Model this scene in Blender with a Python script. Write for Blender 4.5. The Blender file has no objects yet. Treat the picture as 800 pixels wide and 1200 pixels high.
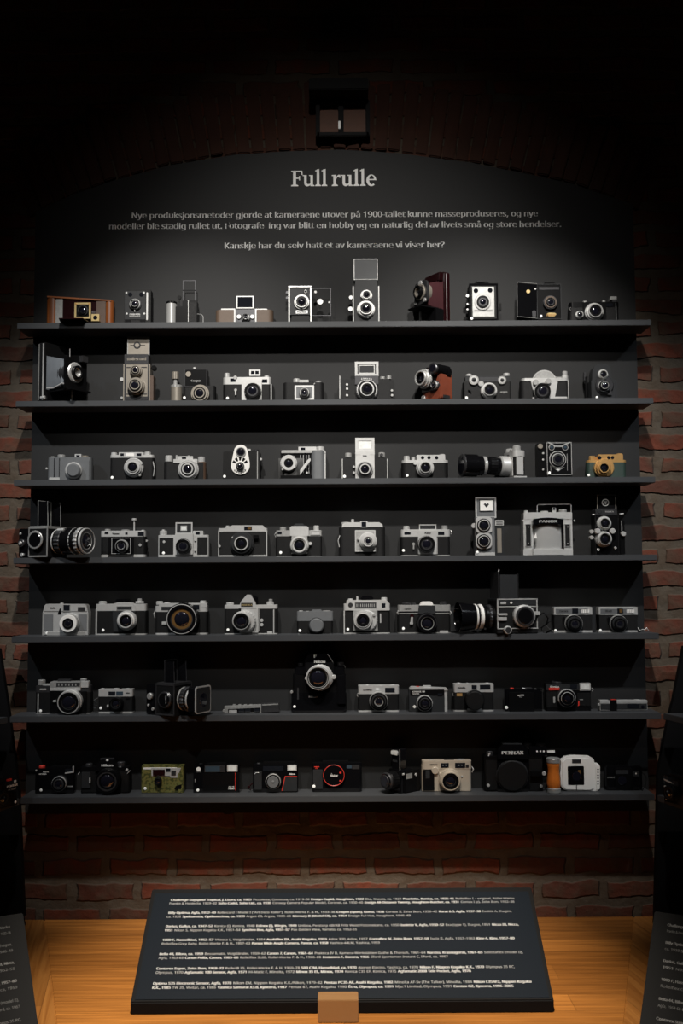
import bpy, bmesh, math, random
from mathutils import Vector, Matrix
random.seed(4)
SC = bpy.context.scene
COL = SC.collection
PI = math.pi

# ------------------------------------------------------------------ camera
FPX, EYE, DIST = 1150.0, 1.60, 2.67          # focal length in pixels of the 800x1200 frame, eye height, eye to shelf fronts
PITCH, ROLL = math.radians(4.08), math.radians(0.30)
F = Vector((0, math.cos(PITCH), math.sin(PITCH)))
U0 = Vector((0, -math.sin(PITCH), math.cos(PITCH)))
XA = Vector((1, 0, 0))
R_ = XA * math.cos(ROLL) - U0 * math.sin(ROLL)
U_ = XA * math.sin(ROLL) + U0 * math.cos(ROLL)
EYEP = Vector((0, -DIST, EYE))
cd = bpy.data.cameras.new('camera'); cam = bpy.data.objects.new('camera', cd); COL.objects.link(cam)
cd.sensor_fit = 'VERTICAL'; cd.sensor_height = 36; cd.lens = 36 * FPX / 1200; cd.clip_start = .05
cam.matrix_world = Matrix(((R_.x, U_.x, -F.x, EYEP.x), (R_.y, U_.y, -F.y, EYEP.y), (R_.z, U_.z, -F.z, EYEP.z), (0, 0, 0, 1)))
SC.camera = cam

# ------------------------------------------------------------------ world, lamps, exposure
w = bpy.data.worlds.new('world'); SC.world = w; w.use_nodes = True
w.node_tree.nodes['Background'].inputs[0].default_value = (.9, .95, 1, 1)
w.node_tree.nodes['Background'].inputs[1].default_value = .0015
SC.view_settings.view_transform = 'Standard'; SC.view_settings.look = 'None'
SC.view_settings.gamma = 1; SC.view_settings.use_curve_mapping = False
SC.view_settings.exposure = 0.0

def spot(name, loc, target, watts, angle, blend, color, radius=.03):
    l = bpy.data.lights.new(name, 'SPOT'); l.energy = watts; l.spot_size = math.radians(angle); l.spot_blend = blend
    l.color = color; l.shadow_soft_size = radius
    o = bpy.data.objects.new(name, l); COL.objects.link(o); o.location = loc
    o.rotation_euler = (Vector(target) - Vector(loc)).to_track_quat('-Z', 'Y').to_euler()
    return o
WARM, COOL = (1, .96, .90), (.86, .93, 1)
spot('ceiling_or_fill_spotlight', (0.05, -2.75, 3.85), (0.0, 0.09, 2.12), 215, 30, 1., WARM)
spot('ceiling_or_fill_spotlight', (-0.45, -1.30, 3.40), (-0.42, 0.09, 1.83), 195, 40, .8, WARM)
spot('ceiling_or_fill_spotlight', (0.45, -1.30, 3.40), (0.42, 0.09, 1.83), 195, 40, .8, WARM)
spot('ceiling_or_fill_spotlight', (0.0, -2.75, 3.90), (0.0, 0.09, 2.02), 60, 41, .8, WARM)  # added weak wide fill for the upper brick and board lettering
spot('ceiling_or_fill_spotlight', (-2.05, -1.45, 3.60), (-0.80, 0.09, 1.66), 105, 25, .9, COOL)
spot('ceiling_or_fill_spotlight', (2.05, -1.45, 3.60), (0.80, 0.09, 1.66), 105, 25, .9, COOL)
spot('ceiling_or_fill_spotlight', (-0.05, -1.65, 3.70), (-0.04, -0.48, .67), 720, 30, .75, (1, .90, .76))

# ------------------------------------------------------------------ unprojection of measured photo points to a plane of known depth
def W(px, py, y):
    d = F * FPX + R_ * (px - 400) + U_ * (600 - py)
    t = (y - EYEP.y) / d.y
    return EYEP + d * t
def WZ(px, py, z):
    d = F * FPX + R_ * (px - 400) + U_ * (600 - py)
    return EYEP + d * ((z - EYEP.z) / d.z)

# ------------------------------------------------------------------ materials
M = {}
def mat(name, col, rough=.5, metal=0., bump=0., bscale=900., coat=0., spec=None, var=0., vscale=60.):
    m = bpy.data.materials.new(name); m.use_nodes = True
    nt = m.node_tree; b = nt.nodes['Principled BSDF']
    b.inputs['Base Color'].default_value = (*col, 1); b.inputs['Roughness'].default_value = rough
    b.inputs['Metallic'].default_value = metal; b.inputs['Coat Weight'].default_value = coat; b.inputs['Coat Roughness'].default_value = .05
    if spec is not None: b.inputs['Specular IOR Level'].default_value = spec
    tc = nt.nodes.new('ShaderNodeTexCoord')
    if bump:
        n = nt.nodes.new('ShaderNodeTexNoise'); n.inputs['Scale'].default_value = bscale
        bp = nt.nodes.new('ShaderNodeBump'); bp.inputs['Strength'].default_value = bump; bp.inputs['Distance'].default_value = .0006
        nt.links.new(tc.outputs['Object'], n.inputs['Vector'])
        nt.links.new(n.outputs['Fac'], bp.inputs['Height']); nt.links.new(bp.outputs['Normal'], b.inputs['Normal'])
    if var:
        n = nt.nodes.new('ShaderNodeTexNoise'); n.inputs['Scale'].default_value = vscale; n.inputs['Detail'].default_value = 5
        r = nt.nodes.new('ShaderNodeMapRange'); r.inputs['To Min'].default_value = 1 - var; r.inputs['To Max'].default_value = 1 + var
        mx = nt.nodes.new('ShaderNodeMix'); mx.data_type = 'RGBA'; mx.blend_type = 'MULTIPLY'; mx.inputs[0].default_value = 1
        mx.inputs[6].default_value = (*col, 1)
        nt.links.new(tc.outputs['Object'], n.inputs['Vector']); nt.links.new(n.outputs['Fac'], r.inputs['Value'])
        nt.links.new(r.outputs['Result'], mx.inputs[7]); nt.links.new(mx.outputs[2], b.inputs['Base Color'])
    M[name] = m; return m
mat('blk', (.003, .003, .0034), .30, spec=.2)
mat('gls_blk', (.003, .003, .0036), .12, coat=.35, spec=.3)
mat('lth', (.0035, .0035, .0038), .55, spec=.2, bump=.7)
mat('dlth', (.0062, .0062, .0066), .55, spec=.2, bump=.7)
mat('glth', (.105, .108, .113), .6, bump=.6)
mat('grey', (.085, .089, .094), .5, var=.12)
mat('dgrey', (.017, .018, .0195), .45, spec=.2, var=.2, vscale=120.)
mat('chr', (.66, .66, .65), .24, .65)
mat('slv', (.47, .47, .465), .38, .45, var=.10, vscale=140.)
mat('dslv', (.31, .31, .305), .42, .5, var=.3, vscale=160.)
mat('gun', (.06, .06, .064), .33, .7, var=.3, vscale=160.)
mat('wht', (.62, .61, .59), .45)
mat('brn', (.055, .03, .018), .6, bump=.5, var=.2)
mat('tan', (.085, .056, .038), .6, bump=.5, var=.15)
mat('rlth', (.15, .034, .016), .5, bump=.6, var=.25)
mat('dred', (.011, .0022, .0028), .22, coat=.4, spec=.3, var=.25)
mat('bel_red', (.060, .017, .021), .6, var=.2)
mat('bel_grey', (.12, .135, .155), .6, var=.15)
mat('bel_blk', (.02, .02, .02), .6)
mat('gld', (.60, .35, .13), .32, .6, var=.1)
mat('brs', (.55, .42, .20), .35, .6, var=.15)
mat('nkl', (.26, .235, .20), .38, .5, var=.12)
mat('grn', (.014, .030, .023), .55, bump=.6)
mat('red', (.45, .03, .02), .4)
mat('org', (.42, .115, .014), .4, var=.25, vscale=120)
mat('chmp', (.45, .39, .315), .42, .35, var=.06)
mat('win', (.008, .009, .012), .06, coat=.6)
mat('winb', (.03, .045, .06), .06, coat=.6)
mat('amb', (.10, .055, .02), .08, coat=.5)
mat('gls', (.006, .006, .010), .04, coat=1., spec=.9)
mat('frost', (.55, .56, .55), .35, var=.25, vscale=90)
mat('dot', (.88, .88, .86), .6)
mat('board', (.0145, .0147, .0152), .6, spec=.2, bump=.05, bscale=300, var=.06, vscale=6)
mat('shelf', (.037, .039, .0425), .5, spec=.25, var=.06, vscale=20)
mat('ink', (.90, .90, .89), .6)
mat('panel', (.0012, .0046, .0100), .62, spec=.14, bump=.05, bscale=700)
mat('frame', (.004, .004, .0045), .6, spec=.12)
mat('shadetxt', (.22, .22, .22), .6)  # print of the side lecterns, shade put into its grey
mat('tagtxt', (.55, .55, .55), .6)
def clear(name, col, mixf):
    m = bpy.data.materials.new(name); m.use_nodes = True; nt = m.node_tree
    b = nt.nodes['Principled BSDF']; b.inputs['Base Color'].default_value = (*col, 1); b.inputs['Roughness'].default_value = .05
    b.inputs['Alpha'].default_value = mixf; M[name] = m
clear('clear', (.05, .05, .055), .35)

def wood(name, c1, c2, ang, plank=.085, length=.8):
    m = bpy.data.materials.new(name); m.use_nodes = True; nt = m.node_tree; b = nt.nodes['Principled BSDF']
    N = nt.nodes.new; L = nt.links.new
    tc = N('ShaderNodeTexCoord'); mp = N('ShaderNodeMapping'); mp.inputs['Rotation'].default_value = (0, 0, ang)
    L(tc.outputs['Object'], mp.inputs['Vector'])
    br = N('ShaderNodeTexBrick'); br.offset = .37; br.inputs['Scale'].default_value = 1
    br.inputs['Brick Width'].default_value = length; br.inputs['Row Height'].default_value = plank
    br.inputs['Mortar Size'].default_value = .0007; br.inputs['Color1'].default_value = (.45, .42, .40, 1); br.inputs['Color2'].default_value = (1, 1, 1, 1)
    br.inputs['Mortar'].default_value = (.3, .3, .3, 1)
    L(mp.outputs['Vector'], br.inputs['Vector'])
    st = N('ShaderNodeMapping'); st.inputs['Scale'].default_value = (3, 60, 3); L(mp.outputs['Vector'], st.inputs['Vector'])
    n = N('ShaderNodeTexNoise'); n.inputs['Scale'].default_value = 1.6; n.inputs['Detail'].default_value = 6; n.inputs['Distortion'].default_value = .6
    L(st.outputs['Vector'], n.inputs['Vector'])
    cr = N('ShaderNodeValToRGB'); cr.color_ramp.elements[0].position = .32; cr.color_ramp.elements[1].position = .68
    cr.color_ramp.elements[0].color = (*c1, 1); cr.color_ramp.elements[1].color = (*c2, 1)
    L(n.outputs['Fac'], cr.inputs['Fac'])
    mx = N('ShaderNodeMix'); mx.data_type = 'RGBA'; mx.blend_type = 'MULTIPLY'; mx.inputs[0].default_value = .8
    L(cr.outputs['Color'], mx.inputs[6]); L(br.outputs['Color'], mx.inputs[7]); L(mx.outputs[2], b.inputs['Base Color'])
    b.inputs['Roughness'].default_value = .38
    M[name] = m
wood('oak', (.33, .125, .026), (.56, .22, .046), 0)
wood('oak_side', (.31, .115, .024), (.48, .205, .05), math.radians(79))
wood('oak_block', (.42, .22, .085), (.50, .28, .12), 0, 1, 3)
wood('mahog', (.21, .058, .014), (.36, .115, .028), 0, 1, 3)

def brickmat(name, axis):
    m = bpy.data.materials.new(name); m.use_nodes = True; nt = m.node_tree; b = nt.nodes['Principled BSDF']
    N = nt.nodes.new; L = nt.links.new
    tc = N('ShaderNodeTexCoord'); sp = N('ShaderNodeSeparateXYZ'); L(tc.outputs['Object'], sp.inputs[0])
    cb = N('ShaderNodeCombineXYZ'); L(sp.outputs[axis], cb.inputs[0]); L(sp.outputs['Z'], cb.inputs[1])
    dn = N('ShaderNodeTexNoise'); dn.inputs['Scale'].default_value = 14; dn.inputs['Detail'].default_value = 5
    L(tc.outputs['Object'], dn.inputs['Vector'])
    vs = N('ShaderNodeVectorMath'); vs.operation = 'SCALE'; vs.inputs[3].default_value = .03
    L(dn.outputs['Color'], vs.inputs[0])
    ad = N('ShaderNodeVectorMath'); L(cb.outputs[0], ad.inputs[0]); L(vs.outputs[0], ad.inputs[1])
    br = N('ShaderNodeTexBrick'); br.inputs['Scale'].default_value = 1; br.inputs['Brick Width'].default_value = .185
    br.inputs['Row Height'].default_value = .066; br.inputs['Mortar Size'].default_value = .015; br.inputs['Mortar Smooth'].default_value = .3
    br.inputs['Color1'].default_value = (.115, .024, .009, 1); br.inputs['Color2'].default_value = (.06, .018, .009, 1)
    br.inputs['Mortar'].default_value = (.075, .058, .041, 1); br.inputs['Bias'].default_value = -.1
    L(ad.outputs[0], br.inputs['Vector'])
    n2 = N('ShaderNodeTexNoise'); n2.inputs['Scale'].default_value = 22; n2.inputs['Detail'].default_value = 7; L(tc.outputs['Object'], n2.inputs['Vector'])
    cr = N('ShaderNodeValToRGB'); cr.color_ramp.elements[0].position = .42; cr.color_ramp.elements[1].position = .64
    cr.color_ramp.elements[0].color = (0, 0, 0, 1); cr.color_ramp.elements[1].color = (1, 1, 1, 1); L(n2.outputs['Fac'], cr.inputs[0])
    mx = N('ShaderNodeMix'); mx.data_type = 'RGBA'; L(cr.outputs['Color'], mx.inputs[0]); L(br.outputs['Color'], mx.inputs[6])
    mx.inputs[7].default_value = (.060, .038, .022, 1)
    m3 = N('ShaderNodeMix'); m3.data_type = 'RGBA'; m3.inputs[0].default_value = .65; L(br.outputs['Color'], m3.inputs[6]); L(mx.outputs[2], m3.inputs[7])
    L(m3.outputs[2], b.inputs['Base Color']); b.inputs['Roughness'].default_value = .9
    ma = N('ShaderNodeMath'); ma.operation = 'MULTIPLY_ADD'; ma.inputs[1].default_value = -1.0
    L(br.outputs['Fac'], ma.inputs[0]); L(n2.outputs['Fac'], ma.inputs[2])
    bp = N('ShaderNodeBump'); bp.inputs['Strength'].default_value = .8; bp.inputs['Distance'].default_value = .012
    L(ma.outputs[0], bp.inputs['Height']); L(bp.outputs['Normal'], b.inputs['Normal'])
    M[name] = m
brickmat('brick', 'X')
mat('voussoir', (.05, .017, .009), .9, bump=.8, bscale=60, var=.5, vscale=9)
mat('mortar', (.13, .10, .07), .95, bump=.8, bscale=40, var=.3, vscale=12)
def camo():
    m = bpy.data.materials.new('camo'); m.use_nodes = True; nt = m.node_tree; b = nt.nodes['Principled BSDF']
    tc = nt.nodes.new('ShaderNodeTexCoord'); n = nt.nodes.new('ShaderNodeTexNoise'); n.inputs['Scale'].default_value = 130; n.inputs['Detail'].default_value = 3
    cr = nt.nodes.new('ShaderNodeValToRGB'); e = cr.color_ramp.elements
    cr.color_ramp.interpolation = 'CONSTANT'
    e[0].position = 0; e[0].color = (.04, .045, .012, 1); e[1].position = .47; e[1].color = (.12, .105, .03, 1)
    x = e.new(.58); x.color = (.09, .10, .03, 1)
    nt.links.new(tc.outputs['Object'], n.inputs['Vector']); nt.links.new(n.outputs['Fac'], cr.inputs[0]); nt.links.new(cr.outputs[0], b.inputs['Base Color'])
    b.inputs['Roughness'].default_value = .4; M['camo'] = m
camo()

# ------------------------------------------------------------------ mesh helpers
def link(name, bm, m, parent=None, loc=(0, 0, 0), rot=None):
    me = bpy.data.meshes.new(name); bmesh.ops.recalc_face_normals(bm, faces=bm.faces[:]); bm.to_mesh(me); bm.free()
    me.polygons.foreach_set('use_smooth', [True] * len(me.polygons)); me.set_sharp_from_angle(angle=.6)
    me.materials.append(M[m] if isinstance(m, str) else m)
    o = bpy.data.objects.new(name, me); COL.objects.link(o); o.parent = parent; o.location = loc
    if rot: o.rotation_euler = rot
    return o
def tag(o, label, cat, group=None, kind=None):
    if label: o['label'] = label
    if cat: o['category'] = cat
    if group: o['group'] = group
    if kind: o['kind'] = kind
    return o
def empty(name, loc, label, cat, group=None, rotz=0):
    o = bpy.data.objects.new(name, None); COL.objects.link(o); o.location = loc; o.rotation_euler = (0, 0, rotz); o.empty_display_size = .02
    return tag(o, label, cat, group)
def rrect(x0, z0, x1, z1, r, n=6):
    r = max(1e-6, min(r, (x1 - x0) / 2 - 1e-5, (z1 - z0) / 2 - 1e-5)); P = []
    for cx, cz, a in ((x1 - r, z0 + r, -PI / 2), (x1 - r, z1 - r, 0), (x0 + r, z1 - r, PI / 2), (x0 + r, z0 + r, PI)):
        for i in range(n + 1):
            t = a + PI / 2 * i / n; P.append((cx + r * math.cos(t), cz + r * math.sin(t)))
    return P
def prism(P3, vec, bv=0., bm=None):
    """closed prism: polygon of 3-D points swept by vec, sharp edges softened by bv"""
    bm = bm or bmesh.new()
    a = [bm.verts.new(p) for p in P3]; b = [bm.verts.new(Vector(p) + Vector(vec)) for p in P3]
    n = len(a); es = []
    fs = [bm.faces.new(a), bm.faces.new(b[::-1])] + [bm.faces.new((a[i], b[i], b[(i + 1) % n], a[(i + 1) % n])) for i in range(n)]
    bmesh.ops.recalc_face_normals(bm, faces=fs)
    if bv > 0:
        es = [e for e in {e for f in fs for e in f.edges} if len(e.link_faces) == 2 and e.calc_face_angle(0) > .6]
        bmesh.ops.bevel(bm, geom=es, offset=bv, segments=2, affect='EDGES', clamp_overlap=True)
    return bm
def boxbm(x0, x1, y0, y1, z0, z1, bv=0., bm=None):
    return prism([(x0, y0, z0), (x1, y0, z0), (x1, y0, z1), (x0, y0, z1)], (0, y1 - y0, 0), bv, bm)
def lathe(prof, n=40, axis='y', c=(0, 0, 0), knurl=0., bm=None):
    """prof: (radius, position along the axis); axis y points at the viewer (position grows towards -Y)"""
    bm = bm or bmesh.new(); rings = []
    for r, t in prof:
        row = []
        for i in range(n):
            a = 2 * PI * i / n; rr = r
            if knurl and i % 2: rr = r * (1 - knurl)
            x, q = rr * math.cos(a), rr * math.sin(a)
            row.append(bm.verts.new((c[0] + x, c[1] - t, c[2] + q) if axis == 'y' else (c[0] + x, c[1] + q, c[2] + t) if axis == 'z' else (c[0] + t, c[1] + x, c[2] + q)))
        rings.append(row)
    for A, Bq in zip(rings, rings[1:]):
        for i in range(n):
            bm.faces.new((A[i], A[(i + 1) % n], Bq[(i + 1) % n], Bq[i]))
    return bm, rings
def solid(prof, **k):
    bm, rings = lathe(prof, **k); bm.faces.new(rings[0]); bm.faces.new(rings[-1]); return bm
def tubebm(pts, r, n=8, bm=None):
    bm = bm or bmesh.new(); pts = [Vector(p) for p in pts]; rings = []
    for i, p in enumerate(pts):
        d = (pts[min(i + 1, len(pts) - 1)] - pts[max(i - 1, 0)]).normalized()
        u = d.cross(Vector((.31, .2, .93))).normalized(); v = d.cross(u)
        rings.append([bm.verts.new(p + (u * math.cos(2 * PI * k / n) + v * math.sin(2 * PI * k / n)) * r) for k in range(n)])
    for A, Bq in zip(rings, rings[1:]):
        for i in range(n): bm.faces.new((A[i], A[(i + 1) % n], Bq[(i + 1) % n], Bq[i]))
    bm.faces.new(rings[0]); bm.faces.new(rings[-1]); return bm
FONT = None
try:
    FONT = bpy.data.fonts.load(bpy.utils.resource_path('LOCAL') + '/datafiles/fonts/NotoSansHebrew-Regular.woff2')
except Exception:
    FONT = None                                # Blender's built-in face
def textmesh(s, size, bold=0., align='CENTER', extr=.00015):
    cu = bpy.data.curves.new('t', 'FONT'); cu.body = s
    if FONT: cu.font = FONT
    cu.size = size; cu.align_x = align; cu.align_y = 'CENTER' if align == 'CENTER' else 'BOTTOM_BASELINE'
    cu.extrude = extr; cu.resolution_u = 3
    o = bpy.data.objects.new('t', cu); COL.objects.link(o); dg = bpy.context.evaluated_depsgraph_get(); dg.update()
    me = bpy.data.meshes.new_from_object(o.evaluated_get(dg)); bpy.data.objects.remove(o); bpy.data.curves.remove(cu)
    return me
def add_text(bm, s, size, place, bold=0., align='LEFT', extr=.00015, sx=1.):
    """adds lettering to bm; place maps (x, y, z) of the text plane to 3-D. Returns the advance width."""
    me = textmesh(s, size, 0, align, extr)
    for sh in ((-bold, bold) if bold > 0 else (0,)):          # bold = the outline set twice, a hair apart
        vs = [bm.verts.new(place(v.co.x * sx + sh, v.co.y, v.co.z)) for v in me.vertices]
        for p in me.polygons:
            try: bm.faces.new([vs[i] for i in p.vertices])
            except ValueError: pass
    xs = [v.co.x * sx for v in me.vertices]; bpy.data.meshes.remove(me)
    return (min(xs), max(xs)) if xs else (0, 0)

# ================================================================== THE SETTING
BACK = .094                                   # depth of the shelves; the black board is behind
def struct(name, bm, m): return tag(link(name, bm, m), None, None, None, 'structure')
wl, wr = -1.15, 1.15
struct('wall_back', boxbm(-2.2, 2.2, BACK + .035, BACK + .30, 0, 4.3), 'brick')
struct('floor', boxbm(-2.2, 2.2, -3.4, BACK + .30, -.10, 0), 'dgrey')

# black arched board
pts = [(45, 247), (85, 228), (130, 212), (200, 193), (275, 181), (335, 177), (400, 175), (465, 179), (550, 190), (612, 202), (670, 215), (741, 239)]
arch = [W(x, y, BACK) for x, y in pts]
XL = W(37.5, 470, BACK).x; XR = W(751.8, 620, BACK).x
ztop_l, ztop_r = arch[0].z, arch[-1].z
arch[0].x = XL; arch[-1].x = XR
zbot = W(400, 952, BACK).z
poly = [(XL, BACK, zbot), (XR, BACK, zbot)] + [(p.x, BACK, p.z) for p in reversed(arch)]
board = empty('display_board', (0, BACK, zbot), 'tall arched matt black board with white heading fixed to the brick wall', 'display board')
ob = link('panel', prism([(x, 0, z - zbot) for x, y, z in poly], (0, .0325, 0), .002), 'board', board)

# ring of bricks standing on edge round the arch
def voussoirs():
    bm = bmesh.new(); n = 46
    P = [(p.x, p.z) for p in arch]
    P = [(P[0][0] - .02, P[0][1] - .02)] + P[1:-1] + [(P[-1][0] + .02, P[-1][1] - .02)]
    L = [0]
    for a, b in zip(P, P[1:]): L.append(L[-1] + math.dist(a, b))
    def at(s):
        for i in range(len(P) - 1):
            if s <= L[i + 1]:
                t = (s - L[i]) / (L[i + 1] - L[i]); break
        return Vector((P[i][0] + (P[i + 1][0] - P[i][0]) * t, P[i][1] + (P[i + 1][1] - P[i][1]) * t))
    C = Vector(((XL + XR) / 2, arch[6].z - 2.3))
    for i in range(n):
        a, b = at(L[-1] * (i + .07) / n), at(L[-1] * (i + .93) / n)
        h = .20 + random.uniform(-.02, .012); da, db = (a - C).normalized(), (b - C).normalized()
        o = .012 + random.uniform(0, .008)
        q = [a + da * o, b + db * o, b + db * (h + o), a + da * (h + o)]
        prism([(v.x, BACK + .035 - random.uniform(.004, .016), v.y) for v in q], (0, .03, 0), .003, bm)
    return bm
struct('trim_1', voussoirs(), 'voussoir')

# small hatch high on the wall
p0, p1 = W(375, 160, BACK + .02), W(428, 127, BACK + .02)
hz = empty('service_hatch', (p0.x, BACK + .035, p0.z), 'small dark hatch with two brown panels high on the brick above the board', 'hatch')
wd, ht = p1.x - p0.x, p1.z - p0.z
bm = boxbm(-.01, wd + .01, -.045, 0, -.012, 0, .002); boxbm(-.01, wd + .01, -.045, 0, ht, ht + .012, .002, bm)
boxbm(-.012, 0, -.045, 0, -.012, ht + .012, .002, bm); boxbm(wd, wd + .012, -.045, 0, -.012, ht + .012, .002, bm)
link('hatch_frame', bm, 'frame', hz)
link('centre_post', boxbm(wd * .40, wd * .52, -.04, 0, 0, ht, .002), 'frame', hz)
mat('hatchwood', (.11, .032, .007), .6, var=.25, vscale=40)
link('hatch_panel', boxbm(.0, wd * .40, -.025, 0, 0, ht, .002), 'hatchwood', hz)
link('hatch_panel', boxbm(wd * .52, wd, -.025, 0, 0, ht, .002), 'hatchwood', hz)
link('ledge', boxbm(-.03, wd * 1.05, -.10, 0, ht + .014, ht + .05, .003), 'frame', hz)
link('catch', boxbm(wd * .40, wd * .45, -.043, -.04, ht * .12, ht * .4, .001), 'dslv', hz)

# heading and text on the board
def wall_text(name, s, px, py, size, width_px, m='ink', bold=0.):
    y = BACK - .0004; c = W(px, py, y); bm = bmesh.new()
    a, b = add_text(bm, s, size, lambda x, yy, z: (x, -z, yy), bold, 'CENTER')
    want = (W(px + width_px / 2, py, y) - W(px - width_px / 2, py, y)).length
    for v in bm.verts: v.co.x *= want / (b - a)
    return link(name, bm, m, board, (c.x, y - BACK, c.z - zbot), None)
wall_text('paragraph_line', 'Nye produksjonsmetoder gjorde at kameraene utover på 1900-tallet kunne masseproduseres, og nye', 392, 251, .0292, 475, bold=.00055)
wall_text('paragraph_line', 'modeller ble stadig rullet ut. Fotografe  ing var blitt en hobby og en naturlig del av livets små og store hendelser.', 392.5, 263.5, .0292, 529, bold=.00055)
wall_text('paragraph_line', 'Kanskje har du selv hatt et av kameraene vi viser her?', 391.5, 287, .0292, 257, bold=.00055)

def serif_title():
    """'Full rulle' in a bold old-style serif; unit = 1 px of the photo's heading, baseline 0"""
    polys = []
    def q(*p): polys.append(list(p))
    def serif(x0, x1, y, s=1): q((x0, y), (x1, y), (x1, y + .9 * s), ((x0 + x1) / 2 + 1.6, y + 1.9 * s), ((x0 + x1) / 2 - 1.6, y + 1.9 * s), (x0, y + .9 * s))
    def stem(x, w, y0, y1): q((x, y0), (x + w, y0), (x + w, y1), (x, y1))
    def l(x):
        stem(x + 1.6, 2.7, 0, 17); serif(x, x + 5.9, 0); q((x, 15.8), (x + 4.3, 17.4), (x + 4.3, 15.2), (x + 1.6, 14.9), (x, 15.0)); return x + 6.6
    def u(x):
        stem(x + 1.5, 2.7, 3, 11.2); q((x, 11.2), (x + 4.2, 11.2), (x + 4.2, 9.8), (x, 10.4))
        arc = [(x + 1.5, 3.2)]
        for i in range(9):
            t = PI + PI / 2 * i / 8; arc.append((x + 5.0 + 3.5 * math.cos(t), 3.2 + 3.4 * math.sin(t)))
        arc += [(x + 6.9, .4), (x + 9.0, 2.0), (x + 9.0, 3.6), (x + 7.2, 2.3), (x + 5.9, 2.1)]
        for i in range(6):
            t = PI * 1.5 - PI / 2 * i / 5; arc.append((x + 5.6 + 1.4 * math.cos(t), 3.6 + 1.5 * math.sin(t)))
        polys.append(arc)
        stem(x + 8.0, 2.7, 0, 11.2); q((x + 6.6, 11.2), (x + 10.7, 11.2), (x + 10.7, 9.8), (x + 6.6, 10.4)); q((x + 8.0, 0), (x + 12.3, .0), (x + 12.3, .9), (x + 10.6, 1.6), (x + 8, 1.6)); return x + 13.0
    def Fq(x):
        stem(x + 2, 3.1, 0, 15.4); serif(x, x + 7.4, 0); q((x, 14.4), (x + 11.6, 14.4), (x + 11.6, 15.6), (x, 15.6)); q((x + 10.2, 15.6), (x + 11.7, 15.6), (x + 11.9, 11.4), (x + 10.9, 11.4))
        stem(x + 5, 4.0, 7.4, 8.7); q((x + 8.2, 5.9), (x + 9.2, 5.9), (x + 9.2, 10.2), (x + 8.2, 10.2)); return x + 12.2
    def r(x):
        stem(x + 1.6, 2.8, 0, 11.2); serif(x, x + 6.4, 0); q((x, 11.0), (x + 4.4, 11.4), (x + 4.4, 9.8), (x, 10.2))
        q((x + 4.2, 8.0), (x + 5.4, 10.4), (x + 7.2, 11.5), (x + 9.0, 11.3), (x + 9.0, 8.4), (x + 7.8, 8.4), (x + 7.0, 9.3), (x + 5.6, 8.6), (x + 4.4, 6.6)); return x + 9.6
    def e(x):
        cx, cy, n = x + 5.0, 5.6, 30
        o = [(cx + 5.1 * math.cos(2 * PI * i / n), cy + 5.9 * math.sin(2 * PI * i / n)) for i in range(n + 1)]
        inn = [(cx + .3 + 2.5 * math.cos(2 * PI * i / n), cy + .4 + 4.5 * math.sin(2 * PI * i / n)) for i in range(n + 1)]
        for i in range(0, 26): q(o[i], o[i + 1], inn[i + 1], inn[i])
        q((cx - 3, cy + .2), (cx + 5.0, cy + .2), (cx + 5.0, cy + 1.3), (cx - 3, cy + 1.3)); return x + 10.8
    x = Fq(0); x = u(x - .2); x = l(x); x = l(x); x += 4.0; x = r(x); x = u(x); x = l(x); x = l(x); x = e(x + .2)
    return polys, x
polys, tw = serif_title()
y = BACK - .0004; a, b = W(341, 218.3, y), W(441.5, 217.8, y); k = (b.x - a.x) / tw; bm = bmesh.new()
for i, P in enumerate(polys):
    prism([(px * k, -.00002 * (i % 7), pz * k * 1.06) for px, pz in P], (0, .0003, 0), 0, bm)
link('title_lettering', bm, 'ink', board, (a.x, y - BACK, (a.z + b.z) / 2 - zbot))

# seven shelves
SY = [376.4, 468.0, 560.5, 651.7, 744.0, 837.6, 933.0]
SXL = [20.2, 18.4, 16.2, 15.6, 13.5, 11.5, 24.0]; SXR = [763.0, 765.4, 767.6, 769.6, 772.0, 774.5, 767.0]
ORD = ['top', 'second', 'third', 'fourth', 'fifth', 'sixth', 'bottom']
SDESC = ['brightest shelf, nearest the white wall text', 'shelf carrying the red-brown leather camera and the art-deco twin-lens', 'shelf carrying the gold and green camera',
         'shelf carrying the silver drum-fronted panorama camera', 'shelf carrying the camera with white-ringed lens', 'shelf carrying the motor-driven black reflex camera', 'dim lowest shelf carrying the white and camouflage cameras']
SZ = []
for i, yy in enumerate(SY):
    z = W(392, yy, 0).z; SZ.append(z)
    x0, x1 = W(SXL[i], yy, 0).x, W(SXR[i], yy, 0).x
    s = tag(link('display_shelf', boxbm(0, x1 - x0, 0, BACK - .0005, -.0165, 0, .0012), 'shelf', None, (x0, 0, z)), 'long thin dark grey ' + SDESC[i], 'shelf', 'shelves on the black board')

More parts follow.
